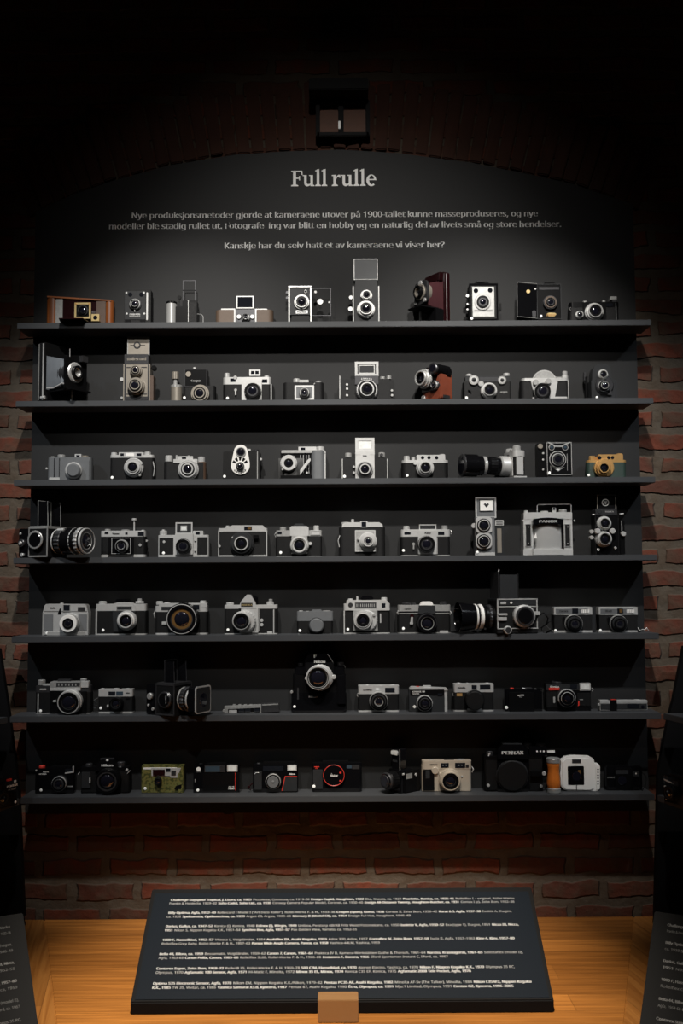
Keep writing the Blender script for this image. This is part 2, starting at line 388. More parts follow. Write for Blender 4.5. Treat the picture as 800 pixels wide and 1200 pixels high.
# ---- counter of oak strips under the board, with mitred side wings
CZ = .67
a0, a1 = WZ(50, 1062, CZ), WZ(66, 1200, CZ); b0, b1 = WZ(744, 1060, CZ), WZ(731, 1200, CZ)
def ext(p, q, y): t = (y - p.y) / (q.y - p.y); return Vector((p.x + (q.x - p.x) * t, y, CZ))
BY, FY = BACK + .033, -.95
A0, A1, B0, B1 = ext(a0, a1, BY), ext(a0, a1, FY), ext(b0, b1, BY), ext(b0, b1, FY)
ctr = empty('oak_counter', (0, -.3, 0), 'oak strip counter with mitred ends below the shelves', 'counter')
def slab(name, P, m):
    return link(name, prism([(p[0], p[1] + .3, CZ - .04) for p in P], (0, 0, .04), .002), m, ctr)
slab('worktop', [A0, A1, B1, B0], 'oak')
slab('side_worktop', [A0, (-1.6, BY, 0), (-1.6, FY, 0), A1], 'oak_side')
slab('side_worktop', [B0, B1, (1.6, FY, 0), (1.6, BY, 0)], 'oak_side')
link('plinth', boxbm(-1.5, 1.5, -.45, .40, 0, CZ - .041, .002), 'frame', ctr)

# ---- caption lectern lying on the counter
LINES = [
 [("b", "Challenge Dayspool Tropical, J. Lizars, ca. 1905 "), ("r", "Piccolette, Contessa, ca. 1919-26 "), ("b", "Ensign Cupid, Houghton, 1922 "), ("r", "Eka, Krauss, ca. 1924 "), ("b", "Pearlette, Konica, ca. 1925-46 "), ("r", "Rolleiflex I – original, Rollei-Werke")],
 [("r", "Franke & Heidecke, 1929–32 "), ("b", "Soho Cadet, Soho Ltd., ca. 1930 "), ("r", "Conway Camera Popular Model, Coronet, ca. 1930–40 "), ("b", "Ensign All-Distance Twenty, Houghton-Butcher, ca. 1931 "), ("r", "Contax I (c), Zeiss Ikon, 1932–36")],
 [("b", "Billy Optima, Agfa, 1932–40 "), ("r", "Rolleicord I Model I (\"Art Deco Rollei\"), Rollei-Werke F. & H., 1933–36 "), ("b", "Cnopm (Sport), Gomz, 1936 "), ("r", "Contax II, Zeiss Ikon, 1936–42 "), ("b", "Karat 6.3, Agfa, 1937–38 "), ("r", "Exakta A, Ihagee,")],
 [("r", "ca. 1938 "), ("b", "Spektaretta, Optikotechna, ca. 1939 "), ("r", "Argus C3, Argus, 1939–66 "), ("b", "Mercury II (Model CX), ca. 1954 "), ("r", "Ensign Ful-Vue, Houghton, 1946–49")],
 [("b", "Darius, Gallus, ca. 1947–52 "), ("r", "Konica (I), Konica, 1948 "), ("b", "Edinex (I), Wirgin, 1949 "), ("r", "Unibox, Perstorp AB/AB Fritz Weist/Fotomekano, ca. 1950 "), ("b", "Isolette V, Agfa, 1950–52 "), ("r", "Exa (type 1), Ihagee, 1951 "), ("b", "Nicca III, Nicca,")],
 [("b", "1951 "), ("r", "Nikon S, Nippon Kogaku K.K., 1951–54 "), ("b", "Synchro Box, Agfa, 1951–57 "), ("r", "Pax Golden View, Yamato, ca. 1952-55")],
 [("b", "1000 F, Hasselblad, 1952–57 "), ("r", "Vitessa L, Voigtländer, 1954 "), ("b", "Asahiflex IIA, Asahi Kogaku, 1955 "), ("r", "Adox 300, Adox, 1957 "), ("b", "Contaflex IV, Zeiss Ikon, 1957–59 "), ("r", "Isola II, Agfa, 1957–1963 "), ("b", "Kiev-4, Kiev, 1957–80")],
 [("r", "Rolleiflex Grey Baby, Rollei-Werke F. & H., 1957–63 "), ("b", "Panox Wide Angle Camera, Panox, ca. 1958 "), ("r", "Yashica-44LM, Yashica, 1959")],
 [("b", "Bella 44, Bilora, ca. 1959 "), ("r", "Bessamatic, Voigtländer, 1959–62 "), ("b", "Canon 7, Canon, 1961–64 "), ("r", "Praktica IV B, Kamera-Werkstätten Guthe & Thorsch, 1961–64 "), ("b", "Narciss, Krasnogorsk, 1961–65 "), ("r", "Selectaflex (model II),")],
 [("r", "Agfa, 1963-68 "), ("b", "Canon Pellix, Canon, 1965–66 "), ("r", "Rolleiflex SL66, Rollei-Werke F. & H., 1966–86 "), ("b", "Instacora-F, Dacora, 1966 "), ("r", "Ilford Sportsman Instant C, Ilford, ca. 1967")],
 [("b", "Contarex Super, Zeiss Ikon, 1968–72 "), ("r", "Rollei B 35, Rollei-Werke F. & H. 1969–78 "), ("b", "500 C/M, Hasselblad, ca. 1970 "), ("r", "Atoron Electro, Yashica, ca. 1970 "), ("b", "Nikon F, Nippon Kogaku K.K., 1970 "), ("r", "Olympus 35 RC,")],
 [("r", "Olympus, 1970 "), ("b", "Agfamatic 100 Sensor, Agfa, 1971 "), ("r", "Hi-Matic F, Minolta, 1972 "), ("b", "Minox 35 EL, Minox, 1974 "), ("r", "Konica C35 EF, Konica, 1975 "), ("b", "Agfamatic 2008 Tele Pocket, Agfa, 1976")],
 [("b", "Optima 535 Electronic Sensor, Agfa, 1978 "), ("r", "Nikon EM, Nippon Kogaku K.K./Nikon, 1979–82 "), ("b", "Pentax PC35 AF, Asahi Kogaku, 1982 "), ("r", "Minolta AF-Sv (The Talker), Minolta, 1984 "), ("b", "Nikon L35AF2, Nippon Kogaku")],
 [("b", "K.K., 1985 "), ("r", "TW 35, Vivitar, ca. 1986 "), ("b", "Yashica Samurai X3.0, Kyocera, 1987 "), ("r", "Pentax 67, Asahi Kogaku, 1990 "), ("b", "Écru, Olympus, ca. 1991 "), ("r", "Mju:1 Limited, Olympus, 1991 "), ("b", "Contax G2, Kyocera, 1996–2005")],
]
# start/end pixels of each line on the near lectern
LPX = [(200, 1054.6, 603), (198, 1058.6, 603), (197, 1069.6, 600), (195, 1074.2, 481), (194, 1085.4, 608), (192.5, 1090.2, 418), (190, 1101.4, 603), (189, 1106, 445),
       (186.5, 1118, 613), (185.5, 1122.6, 525), (183, 1135, 603.5), (182, 1139.7, 552), (179, 1152.6, 623), (178, 1157.6, 602)]
def lectern(root, Wd, Lg, tilt, front_h, thick, text_fn, face_m='panel'):
    """wedge: local x along the face, local y away from the reader; root at front bottom centre on the counter"""
    ct, st = math.cos(tilt), math.sin(tilt)
    prof = [(0, 0), (0, front_h), (Lg * ct, front_h + Lg * st), (Lg * ct + .012, front_h + Lg * st - .006), (Lg * ct + .012, 0)]
    link('case', prism([(-Wd / 2, y, z) for y, z in prof], (Wd, 0, 0), .002), 'frame', root)
    def face(u, v, h=0): return (u - Wd / 2, v * ct - h * st, front_h + v * st + h * ct)
    m = .009; bm = bmesh.new()
    P = [face(m, m * .6, -.0005), face(Wd - m, m * .6, -.0005), face(Wd - m, Lg - m * 1.4, -.0005), face(m, Lg - m * 1.4, -.0005)]
    link('caption_face', prism(P, (0, -.0022 * st, .0022 * ct), .0005), face_m, root)
    text_fn(face)
def line_bm(bm, segs, u, v, target, face, size, h=.0019):
    """a line of bold and regular runs starting at (u, v), squeezed or spread to the target length"""
    tmp = bmesh.new(); x = 0
    for st, s in segs:
        b = .00042 * size / .0094 if st == 'b' else .00006
        pre = add_text(tmp, s.rstrip() + '|', size, lambda xx, yy, zz: (9e3, 0, 0), b)[1]   # width with a stop
        bar = add_text(tmp, '|', size, lambda xx, yy, zz: (9e3, 0, 0), b)[1]
        add_text(tmp, s.rstrip(), size, lambda xx, yy, zz, x=x: (x + xx, yy, zz), b, extr=.0001)
        x += pre - bar + size * .30
    junk = [vv for vv in tmp.verts if vv.co.x > 8e3]; bmesh.ops.delete(tmp, geom=junk, context='VERTS')
    k = target / (x - size * .30); mp = {}
    for vv in tmp.verts: mp[vv] = bm.verts.new(face(u + vv.co.x * k, v + vv.co.y, h + vv.co.z))
    for f in tmp.faces: bm.faces.new([mp[q] for q in f.verts])
    tmp.free()
# near lectern: front bottom edge measured on the counter, top edge gives the tilt
fl, fr = WZ(153, 1188.5, CZ), WZ(649.5, 1187.5, CZ)
Wd = fr.x - fl.x; LT = math.radians(35); FH = .026
root = empty('caption_lectern', ((fl.x + fr.x) / 2, (fl.y + fr.y) / 2, CZ), 'dark blue sloping caption panel of small white print standing on the oak counter', 'caption panel')
def hit_face(px, py):
    n = Vector((0, -math.sin(LT), math.cos(LT))); p0 = Vector((root.location.x, root.location.y, CZ + FH))
    d = F * FPX + R_ * (px - 400) + U_ * (600 - py)
    t = (p0 - EYEP).dot(n) / d.dot(n); q = EYEP + d * t - p0
    return q.x + Wd / 2, q.y * math.cos(LT) + q.z * math.sin(LT)
Lg = hit_face(400, 1041)[1]
def near_text(face):
    for i, (segs, (px0, py, px1)) in enumerate(zip(LINES, LPX)):
        if i % 2 == 0: bm = bmesh.new()
        u0, v0 = hit_face(px0, py + 1.9); u1, v1 = hit_face(px1, py + 1.9 - (px1 - px0) * .001)
        line_bm(bm, segs, u0, v0, u1 - u0, face, .0098)
        if i % 2: link('caption_paragraph', bm, 'tagtxt', root)
lectern(root, Wd, Lg, LT, FH, .02, near_text)
p = WZ(396, 1189, CZ)
bx0, bx1 = W(372.5, 1180, fl.y - .02).x, W(419.5, 1180, fl.y - .02).x
blk = tag(link('wooden_block', boxbm(0, bx1 - bx0, -.045, 0, 0, W(396, 1171.5, fl.y - .045).z - CZ, .0015), 'oak_block', None, (bx0, fl.y - .0025, CZ)), 'small pale wooden block propping the lower edge of the caption panel', 'block')

# neighbouring lecterns, turned towards the room
def side_lectern(sgn, px, py, label):
    al = math.radians(27) * sgn
    top = Vector((sgn * .684, -DIST + 2.15, CZ + .177)) if sgn > 0 else W(28, 1075, -DIST + 2.16)
    top.x = W(px, py, top.y).x; top.z = W(px, py, top.y).z
    Wd2 = .80; n = Vector((-math.sin(al), -math.cos(al), 0)); u = Vector((math.cos(al), -math.sin(al), 0))
    tilt = math.asin(max(.2, (top.z - CZ - FH)) / .32) if top.z - CZ - FH < .31 else LT
    Lq = .32; front = top + n * (Lq * math.cos(tilt)); cen = front + u * (sgn * Wd2 / 2)
    r = empty('caption_lectern', (cen.x, cen.y, CZ), label, 'caption panel', None, -al)
    def txt(face):
        bm = bmesh.new()
        for i in range(7):
            v = Lq * (.90 - .128 * i)
            for j in range(2):
                segs = LINES[2 * i + j]; tl = Wd2 * (.86 if j == 0 else .62)
                line_bm(bm, segs, .03 if sgn > 0 else Wd2 - .03 - tl, v - .014 * j, tl, face, .0098)
        link('caption_paragraph', bm, 'shadetxt', r)
    lectern(r, Wd2, Lq, tilt, FH, .02, txt, 'frame')  # near-black face instead of blue: dim light put into the colour
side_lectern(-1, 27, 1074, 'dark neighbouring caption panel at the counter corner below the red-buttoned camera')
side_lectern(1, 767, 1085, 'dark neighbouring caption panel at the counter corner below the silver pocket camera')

# neighbouring displays: black upright and two shelf ends on each side
def side_display(sgn, edge, label, sy, jx):
    y0 = .055
    P = [W(x, yy, y0) for x, yy in edge]; far = sgn * 1.14
    poly = [(p.x, y0, p.z) for p in P] + [(far, y0, P[-1].z), (far, y0, P[0].z)]
    o = tag(link('side_display_board', prism(poly, (0, .02, 0), .001), 'frame'), label, 'display board')
    t = .30
    for idx, (a, zi) in enumerate(zip(jx, (5, 6))):
        z = SZ[zi]; xs = W(a[0], a[1], a[2]).x
        q = [(xs, a[2], z - .0165), (xs + sgn * .5 * t, a[2] - .5, z - .0165), (xs + sgn * (.5 * t + .09), a[2] - .5, z - .0165), (xs + sgn * .09, a[2], z - .0165)]
        tag(link('side_shelf', prism(q, (0, 0, .0165), .001), 'shelf'), 'dark shelf end of the neighbouring display meeting the %s shelf beside the %s' % (ORD[zi], ('chrome-lensed reflex' if zi == 5 else 'red-buttoned compact') if sgn < 0 else ('pocket camera' if zi == 5 else 'speckled camera')), 'shelf')
side_display(-1, [(-1, 760), (11, 840), (22, 930), (28, 1075)], 'black upright of the neighbouring display beside the chrome-lensed reflex on the sixth shelf', None, [(9, 842, -.005), (23, 937, -.005)])
side_display(1, [(801, 757), (789, 820), (783, 842), (771, 905), (767, 1085)], 'black upright of the neighbouring display beside the silver pocket camera on the sixth shelf', None, [(777, 840, -.005), (770, 936, -.005)])

# ================================================================== THE CAMERAS
LENS = {  # (radius share, material, reach share) from the rim inwards; the last is the front glass
 'c': [(1, 'chr*', .45), (.88, 'slv', .75), (.72, 'chr', 1.), (.62, 'blk', .93), (.40, 'gls', .8)],
 'w': [(1, 'slv', .5), (.84, 'slv*', .8), (.64, 'chr', 1.), (.55, 'blk', .92), (.36, 'gls', .8)],
 'k': [(1, 'blk*', .5), (.93, 'chr', .55), (.88, 'blk', 1.), (.66, 'gun', .9), (.48, 'gls', .8)],
 'r': [(1, 'chr', .5), (.92, 'blk', .8), (.68, 'chr', 1.), (.60, 'blk', .95), (.46, 'gls', .85)],
 'd': [(1, 'blk*', .6), (.90, 'blk', 1.), (.72, 'gun', .92), (.60, 'blk', .85), (.48, 'gls', .75)],
 'm': [(1, 'gun', .4), (.86, 'dslv', .7), (.70, 'blk', 1.), (.5, 'chr', .95), (.44, 'gls', .85)],
 'b': [(1, 'blk', .5), (.9, 'brs', .8), (.72, 'blk', 1.), (.45, 'gls', .85)],
 'n': [(1, 'nkl', .5), (.85, 'nkl*', .85), (.66, 'blk', 1.), (.56, 'nkl', .95), (.44, 'gls', .85)],
 'g': [(1, 'gld', .45), (.85, 'gld*', .8), (.62, 'gld', 1.), (.50, 'blk', .9), (.34, 'gls', .8)],
 'big': [(1, 'chr', .5), (.96, 'blk*', .9), (.90, 'blk', 1.), (.80, 'gun', .95), (.74, 'gls', .85)],
 'grey': [(1, 'dgrey', .5), (.8, 'slv', .7), (.66, 'dgrey', 1.), (.4, 'gls', .9)],
}
class K:
    """one camera: a root on its shelf; helpers take points measured in a crop (o = origin x, y and zoom) and give them real size at their depth"""
    def __init__(s, name, label, o, x, shelf, yb=50, rot=None):
        s.o = o if len(o) == 3 else (*o, 4.0); s.yb = yb; s.rot = rot; s.sh = shelf
        s.zs = SZ[shelf]
        px = s.o[0] + x / s.o[2]; X = W(px, SY[shelf], yb / 1000).x
        s.rt = empty(name, (X, yb / 1000, s.zs), label, 'camera', 'cameras on the %s shelf' % ORD[shelf], math.radians(rot or 0))
        s.cx = X; s.px = px
    def P(s, x, y, f=0):
        if s.rot is not None: return Vector((x / 1000, -f / 1000, (y or 0) / 1000))
        yy = (s.yb - f) / 1000; p = W(s.o[0] + x / s.o[2], s.o[1] + y / s.o[2] if y is not None else SY[s.sh], yy)
        return Vector((p.x - s.cx, -f / 1000, 0 if y is None else p.z - s.zs))
    def u(s, f=0):
        if s.rot is not None: return .001
        return (DIST + (s.yb - f) / 1000) / FPX / s.o[2]
    def B(s, n, x0, y0, x1, y1, m, f=0, d=30, bv=.6, pr=0, fr=0, z=None, p=None):
        if z is not None and s.rot is None: y0 = y1 = None
        a, b = s.P(x0, y0, f), s.P(x1, y1, f); z0, z1 = (min(a.z, b.z), max(a.z, b.z)) if z is None else (z[0] / 1000, z[1] / 1000)
        if y1 is None and z is None: z0 = 0
        z0 = max(z0, 0.0)
        xa, xb = min(a.x, b.x), max(a.x, b.x); ya, yb = -f / 1000, (d - f) / 1000
        if z1 - z0 < 2e-4: z1 = z0 + 2e-4
        if pr: P = [(x, y, z0) for x, y in rrect(xa, ya, xb, yb, pr / 1000)]; v = (0, 0, z1 - z0)
        elif fr: P = [(x, ya, z) for x, z in rrect(xa, z0, xb, z1, fr / 1000)]; v = (0, yb - ya, 0)
        else: P = [(xa, ya, z0), (xb, ya, z0), (xb, ya, z1), (xa, ya, z1)]; v = (0, yb - ya, 0)
        lim = min(xb - xa, yb - ya, z1 - z0) * .3
        return link(n, prism(P, v, min(bv / 1000, lim)), m, p or s.rt)
    def G(s, n, pts, m, f=0, d=10, bv=.4, p=None):
        P = [s.P(x, y, f) for x, y in pts]
        for q in P: q.z = max(q.z, 0)
        return link(n, prism([tuple(q) for q in P], (0, d / 1000, 0), bv / 1000), m, p or s.rt)
    def C(s, n, x, y, r, f0, f1, m, kn=0, ch=.12, p=None):
        c = s.P(x, y, f1); R = r * s.u(f1); h = (f1 - f0) / 1000; c0 = min(R * ch, h * .4)
        return link(n, solid([(R, f0 / 1000), (R, f1 / 1000 - c0), (R - c0, f1 / 1000)], c=(c.x, 0, c.z), knurl=kn, n=44 if kn else 32), m, p or s.rt)
    def L(s, x, y, r, f, b='c', n='lens', f0=-2, p=None, rz=0):
        bands = LENS[b] if isinstance(b, str) else b
        c = s.P(x, y, f); R = r * s.u(f); top = None
        if s.rot is None and c.z < R + .0002: c.z = max(c.z, R * .9); R = min(R, c.z)
        for i, (rf, m, ff) in enumerate(bands):
            kn = m.endswith('*'); m = m.rstrip('*'); r0 = R * rf; ft = f * ff / 1000
            if i == len(bands) - 1:
                prof = [(r0, ft - .002), (r0, ft)] + [(r0 * math.cos(t), ft + r0 * .30 * math.sin(t)) for t in (.3, .6, .9, 1.2, 1.45)]
                link('front_glass', solid(prof, c=(c.x, 0, c.z)), m, top or p or s.rt); break
            r1 = R * bands[i + 1][0]; c0 = min((r0 - r1) * .35, .0008)
            prof = [(r0, f0 / 1000), (r0, ft - c0), (r0 - c0, ft), (r1 * .995, ft), (r1 * .97, f0 / 1000)]
            bm, _ = lathe(prof + [prof[0]], c=(c.x, 0, c.z), n=56 if kn else 40, knurl=.035 if kn else 0)
            o = link(n if i == 0 else 'lens_ring', bm, m, (p or s.rt) if i == 0 else top)
            if i == 0: top = o
        return top
    def V(s, n, x, y0, y1, r, m, f=-14, kn=.05, p=None):
        a, b = s.P(x, y0, f), s.P(x, y1, f); R = r * s.u(f); z0, z1 = min(a.z, b.z), max(a.z, b.z)
        if y1 is None: z0 = 0
        z0 = max(0, z0); c0 = min(R * .15, (z1 - z0) * .2)
        return link(n, solid([(R, 0), (R, z1 - z0 - c0), (R - c0, z1 - z0)], axis='z', c=(a.x, a.y, z0), knurl=kn, n=36), m, p or s.rt)
    def T(s, n, pts, r, m, p=None):
        return link(n, tubebm([s.P(*q) for q in pts], r / 1000), m, p or s.rt)
    def X(s, t, x, y, h, m='tagtxt', f=.6, n='lettering', bold=.04, w=None, p=None):
        c = s.P(x, y, f); sz = h * s.u(f) * 1.35; bm = bmesh.new()
        a, b = add_text(bm, t, sz, lambda xx, yy, zz: (xx, -zz, yy), bold * sz, 'CENTER', .0001)
        if w:
            k = w * s.u(f) / (b - a)
            for v in bm.verts: v.co.x *= k
        return link(n, bm, m, p or s.rt, tuple(c))
    def S(s, x, y, f=.5, r=6.5):
        c = s.P(x, y, f); R = r * s.u(f) * (1 if s.o[2] > 2 else .25)
        return link('number_sticker', solid([(R, -.0003), (R, .0004), (R * .9, .0006)], c=(c.x, c.y, max(c.z, R)), n=20), 'dot', s.rt)
    def N(s, x0, y0, x1, y1, m='win', f=.5, n='viewfinder_window', fr=0, p=None, d=1.5):
        return s.B(n, x0, y0, x1, y1, m, f=f, d=d, bv=.15, fr=fr, p=p)
    def frame(s, n, x0, y0, x1, y1, wd, m, f=0, d=2, p=None):
        """rectangular rim"""
        a, b = s.P(x0, y1, f), s.P(x1, y0, f); q = wd * s.u(f); bm = bmesh.new()
        X0, Z0, X1, Z1 = a.x, max(a.z, 0), b.x, b.z; ya, yb = -f / 1000, (d - f) / 1000
        boxbm(X0, X1, ya, yb, Z0, Z0 + q, 0, bm); boxbm(X0, X1, ya, yb, Z1 - q, Z1, 0, bm)
        boxbm(X0, X0 + q, ya, yb, Z0 + q, Z1 - q, 0, bm); boxbm(X1 - q, X1, ya, yb, Z0 + q, Z1 - q, 0, bm)
        return link(n, bm, m, p or s.rt)
    def std(s, x0, x1, yt, ym, top='slv', body='lth', base='slv', hb=3.2, d=32, pr=9, yb=None):
        """usual small-film body: covered middle, top plate, base plate"""
        if base: s.B('base_plate', x0, 0, x1, 0, base, d=d, pr=pr, z=(0, hb), bv=.4)
        a = s.P(x0, ym, 0)
        s.B('body', x0, 0, x1, 0, body, d=d, pr=pr, z=(hb if base else 0, a.z * 1000), bv=.3)
        if top: s.B('top_plate', x0, yt, x1, ym, top, d=d, pr=pr, bv=.8)
def bellows(parent, pts, m, n=9, name='bellows', cx=0):
    """pts: (f mm, half width mm, z0 mm, z1 mm) back and front; pleated box along the axis"""
    (f0, w0, a0, b0), (f1, w1, a1, b1) = pts; bm = bmesh.new(); rings = []
    for i in range(2 * n + 1):
        t = i / (2 * n); k = 1 if i % 2 == 0 else .72
        w, a, b, f = w0 + (w1 - w0) * t, a0 + (a1 - a0) * t, b0 + (b1 - b0) * t, f0 + (f1 - f0) * t
        c, h = (a + b) / 2, (b - a) / 2
        rings.append([bm.verts.new(((cx + x * w * k) / 1000, -f / 1000, (c + q * h * k) / 1000)) for x, q in ((-1, -1), (1, -1), (1, 1), (-1, 1))])
    for A, Bq in zip(rings, rings[1:]):
        for i in range(4): bm.faces.new((A[i], A[(i + 1) % 4], Bq[(i + 1) % 4], Bq[i]))
    bm.faces.new(rings[0]); bm.faces.new(rings[-1])
    return link(name, bm, m, parent)
def CX(k, n, f, z, r, x0, x1, m, kn=0, p=None):
    """cylinder across the camera (local x), for knobs on a side wall"""
    c0 = min(r * .12, abs(x1 - x0) * .4)
    bm = solid([(r / 1000, x0 / 1000), (r / 1000, x1 / 1000 - c0 / 1000 * (1 if x1 > x0 else -1)), ((r - c0) / 1000, x1 / 1000)], axis='x', c=(0, -f / 1000, z / 1000), knurl=kn)
    return link(n, bm, m, p or k.rt)
A = {'1a': (20, 295), '1b': (210, 295), '1c': (390, 295), '1d': (570, 295), '2a': (20, 385), '2b': (210, 385), '2c': (390, 385), '2d': (570, 385),
     '3a': (20, 480), '3b': (210, 480), '3c': (390, 480), '3d': (570, 480), '4a': (10, 570), '4b': (200, 570), '4c': (380, 570), '4d': (570, 570),
     '5a': (20, 660), '5b': (210, 660), '5c': (390, 660), '5d': (570, 660), '6a': (0, 755), '6b': (200, 755), '6c': (380, 755), '6d': (570, 755),
     '7a': (0, 855), '7b': (200, 855), '7c': (380, 855), '7d': (570, 855, 3.478)}
PX = (0, 0, 1.0)

# ---------------------------------------------------------------- top shelf
k = K('folding_camera', 'polished reddish wooden folding camera with a square brass lens plate', A['1a'], 291, 0)
k.B('wooden_end', 135, 209, 184, None, 'mahog', d=36, pr=13, bv=1)
k.B('wooden_end', 410, 226, 447, None, 'mahog', d=36, pr=12, bv=1)
k.G('body', [(180, 211), (412, 227), (412, 338), (180, 338)], 'dred', f=-4, d=30)
k.G('top_rail', [(140, 206), (440, 225), (440, 232), (140, 214)], 'mahog', f=1, d=34)
k.B('side_plate', 181, 222, 212, None, 'dslv', f=0, d=6)
k.B('inner_panel', 372, 232, 414, None, 'brn', f=0, d=6)
bellows(k.rt, [(-4, 40, 4, 48), (22, 17, 6, 40)], 'dred', 6, cx=8)
lp = k.B('lens_plate', 268, 238, 346, 314, 'blk', f=25, d=4, bv=.5); k.frame('plate_rim', 268, 238, 346, 314, 9, 'brs', f=25.6, d=2, p=lp)
k.L(307, 273, 30, 33, [(1, 'brs', .7), (.82, 'gun', .9), (.66, 'blk', 1.), (.5, 'gls', .9)], f0=22)
k.C('plate_screw', 275, 244, 5, 24, 26.5, 'gld'); k.C('plate_screw', 338, 244, 5, 24, 26.5, 'gld')
v = k.B('brilliant_finder', 348, 292, 384, 325, 'brs', f=30, d=14, bv=.6); k.C('finder_glass', 366, 308, 10, 29, 31.5, 'gls', p=v)
bm = prism([(-.048, -.0, .003), (.046, -.0, .003), (.030, -.075, .0035), (-.036, -.075, .0035)], (0, 0, .003), .0005)
link('drop_bed', bm, 'dred', k.rt)

k = K('folding_camera', 'small upright black plate camera with an ornate dark face beside the wooden one', A['1a'], 565, 0)
k.B('body', 502, 178, 626, None, 'lth', d=30, bv=1, fr=2)
fp = k.B('face_plate', 505, 184, 600, 318, 'dgrey', f=1.5, d=3, bv=.6)
for x, y, r in ((530, 200, 10), (582, 200, 10), (512, 192, 5), (594, 192, 5), (514, 290, 5), (596, 290, 5)):
    k.C('face_stud' if r < 9 else 'finder_window', x, y, r, 0, 3, 'slv' if r < 9 else 'win')
k.L(550, 242, 30, 14, 'm')
k.B('name_plate', 526, 290, 576, 304, 'dslv', f=2.4, d=2); k.X('Piccolette', 551, 297, 10, 'blk', f=2.7)
k.T('focus_lever', [(550, 268, 6), (552, 282, 8)], 1, 'slv')
k.B('foot', 505, 318, 530, None, 'blk', f=6, d=20); k.B('foot', 575, 318, 600, None, 'blk', f=6, d=20)
k.B('side_rail', 606, 190, 612, 320, 'slv', f=.8, d=3)

k = K('folding_camera', 'small black camera with a raised wire frame finder and chrome barrel', PX, 213, 0)
k.B('body', 213.5, 352, 230.5, None, 'blk', d=34, bv=1)
k.B('middle_housing', 205.5, 359, 214, None, 'blk', f=-2, d=26, bv=1)
k.V('film_barrel', 201, 355.5, None, 6.2, 'chr', f=-16, kn=0)
k.V('barrel_cap', 201, 354, 356.5, 6.5, 'blk', f=-16)
k.C('focus_tab', 210, 348.5, 2.3, -9, -5, 'blk'); k.T('tab_stem', [(210, 349, -7), (210, 360, -7)], 1.6, 'blk')
k.frame('wire_finder', 214, 328.5, 229, 353, .7, 'gun', f=-8, d=1.6)
k.T('finder_bar', [(214, 340, -7), (229, 340, -7)], .8, 'gun')
k.T('edge_strip', [(220.5, 352, 1), (220.5, 377, 1)], .9, 'slv'); k.B('side_door', 222, 354, 229.5, None, 'lth', f=2, d=3)
k.T('stand_wire', [(231, 368, -4), (236, 368.5, 0), (238, 371, 2), (238, 377.5, 3)], .8, 'slv')

k = K('folding_camera', 'low brown leather camera with rounded ends and a flip-up chrome frame', A['1b'], 304, 0)
k.B('body', 168, 272, 440, None, 'tan', d=32, pr=15, bv=1)
k.B('top_trim', 196, 266, 262, 274, 'chr', f=-6, d=20); k.B('top_trim', 352, 267, 412, 275, 'chr', f=-6, d=20)
k.B('front_plate', 260, 270, 358, None, 'gun', f=5, d=10, bv=.8)
k.B('edge_strip', 256, 270, 263, None, 'chr', f=6, d=6); k.B('edge_strip', 355, 270, 362, None, 'chr', f=6, d=6)
k.L(310, 305, 22, 22, 'm'); k.C('speed_dial', 279, 304, 11, 4, 9, 'slv', kn=.06); k.C('speed_dial', 342, 304, 11, 4, 9, 'slv', kn=.06)
fr = k.frame('flip_finder', 268, 207, 348, 266, 5, 'chr', f=-4, d=2.5); k.B('finder_glass', 273, 212, 343, 261, 'win', f=-5, d=1, p=fr)

k = K('folding_camera', 'upright dark folding camera standing on chrome legs with a pale name plate', A['1b'], 567, 0)
k.B('body', 512, 162, 618, None, 'lth', d=24, bv=.8)
k.B('front_board', 518, 172, 612, 296, 'dgrey', f=12, d=14, bv=.6)
k.B('top_edge', 510, 160, 620, 166, 'chr', f=6, d=26); k.L(573, 232, 42, 24, 'c')
k.L(592, 186, 12, 16, 'r', n='brilliant_finder'); k.B('name_plate', 546, 274, 602, 290, 'slv', f=13, d=2); k.X('Pearlette', 574, 282, 10, 'blk', f=13.3)
for x in (514, 616): k.B('standing_leg', x - 3, 170, x + 4, None, 'chr', f=13, d=4)
k.B('drop_bed', 526, 300, 608, None, 'blk', f=30, d=30, bv=1)
k.C('side_knob', 505, 190, 7, -10, 0, 'gun'); k.C('side_knob', 505, 215, 7, -10, 0, 'gun')
k.frame('side_frame', 620, 170, 710, 300, 2.2, 'gun', f=-2, d=1.2)
k.C('frame_knob', 660, 234, 15, -4, 6, 'slv'); k.C('frame_stud', 638, 188, 7, -3, 2, 'dslv'); k.C('frame_stud', 702, 236, 5, -3, 2, 'dslv')

def tlr(k, x0, x1, yh0, yh1, hx0, hx1, ytop, mb, mh, v, t, edge=None, hood='leather', lens=('c', 'c')):
    k.B('body', x0, ytop, x1, None, mb, d=46, bv=.8)
    if edge:
        for x in (x0, x1 - 6): k.B('edge_strip', x, ytop, x + 6, None, edge, f=.8, d=3)
    k.B('lens_board', x0 + 10, ytop + 6, x1 - 10, None, mb, f=6, d=8, bv=1.2, fr=6)
    h = k.B('hood', hx0, yh0, hx1, yh1 + 2, mh, f=-40, d=3, bv=.6)
    k.L(*v, lens[0], n='viewing_lens'); k.L(*t, lens[1], n='taking_lens'); return h

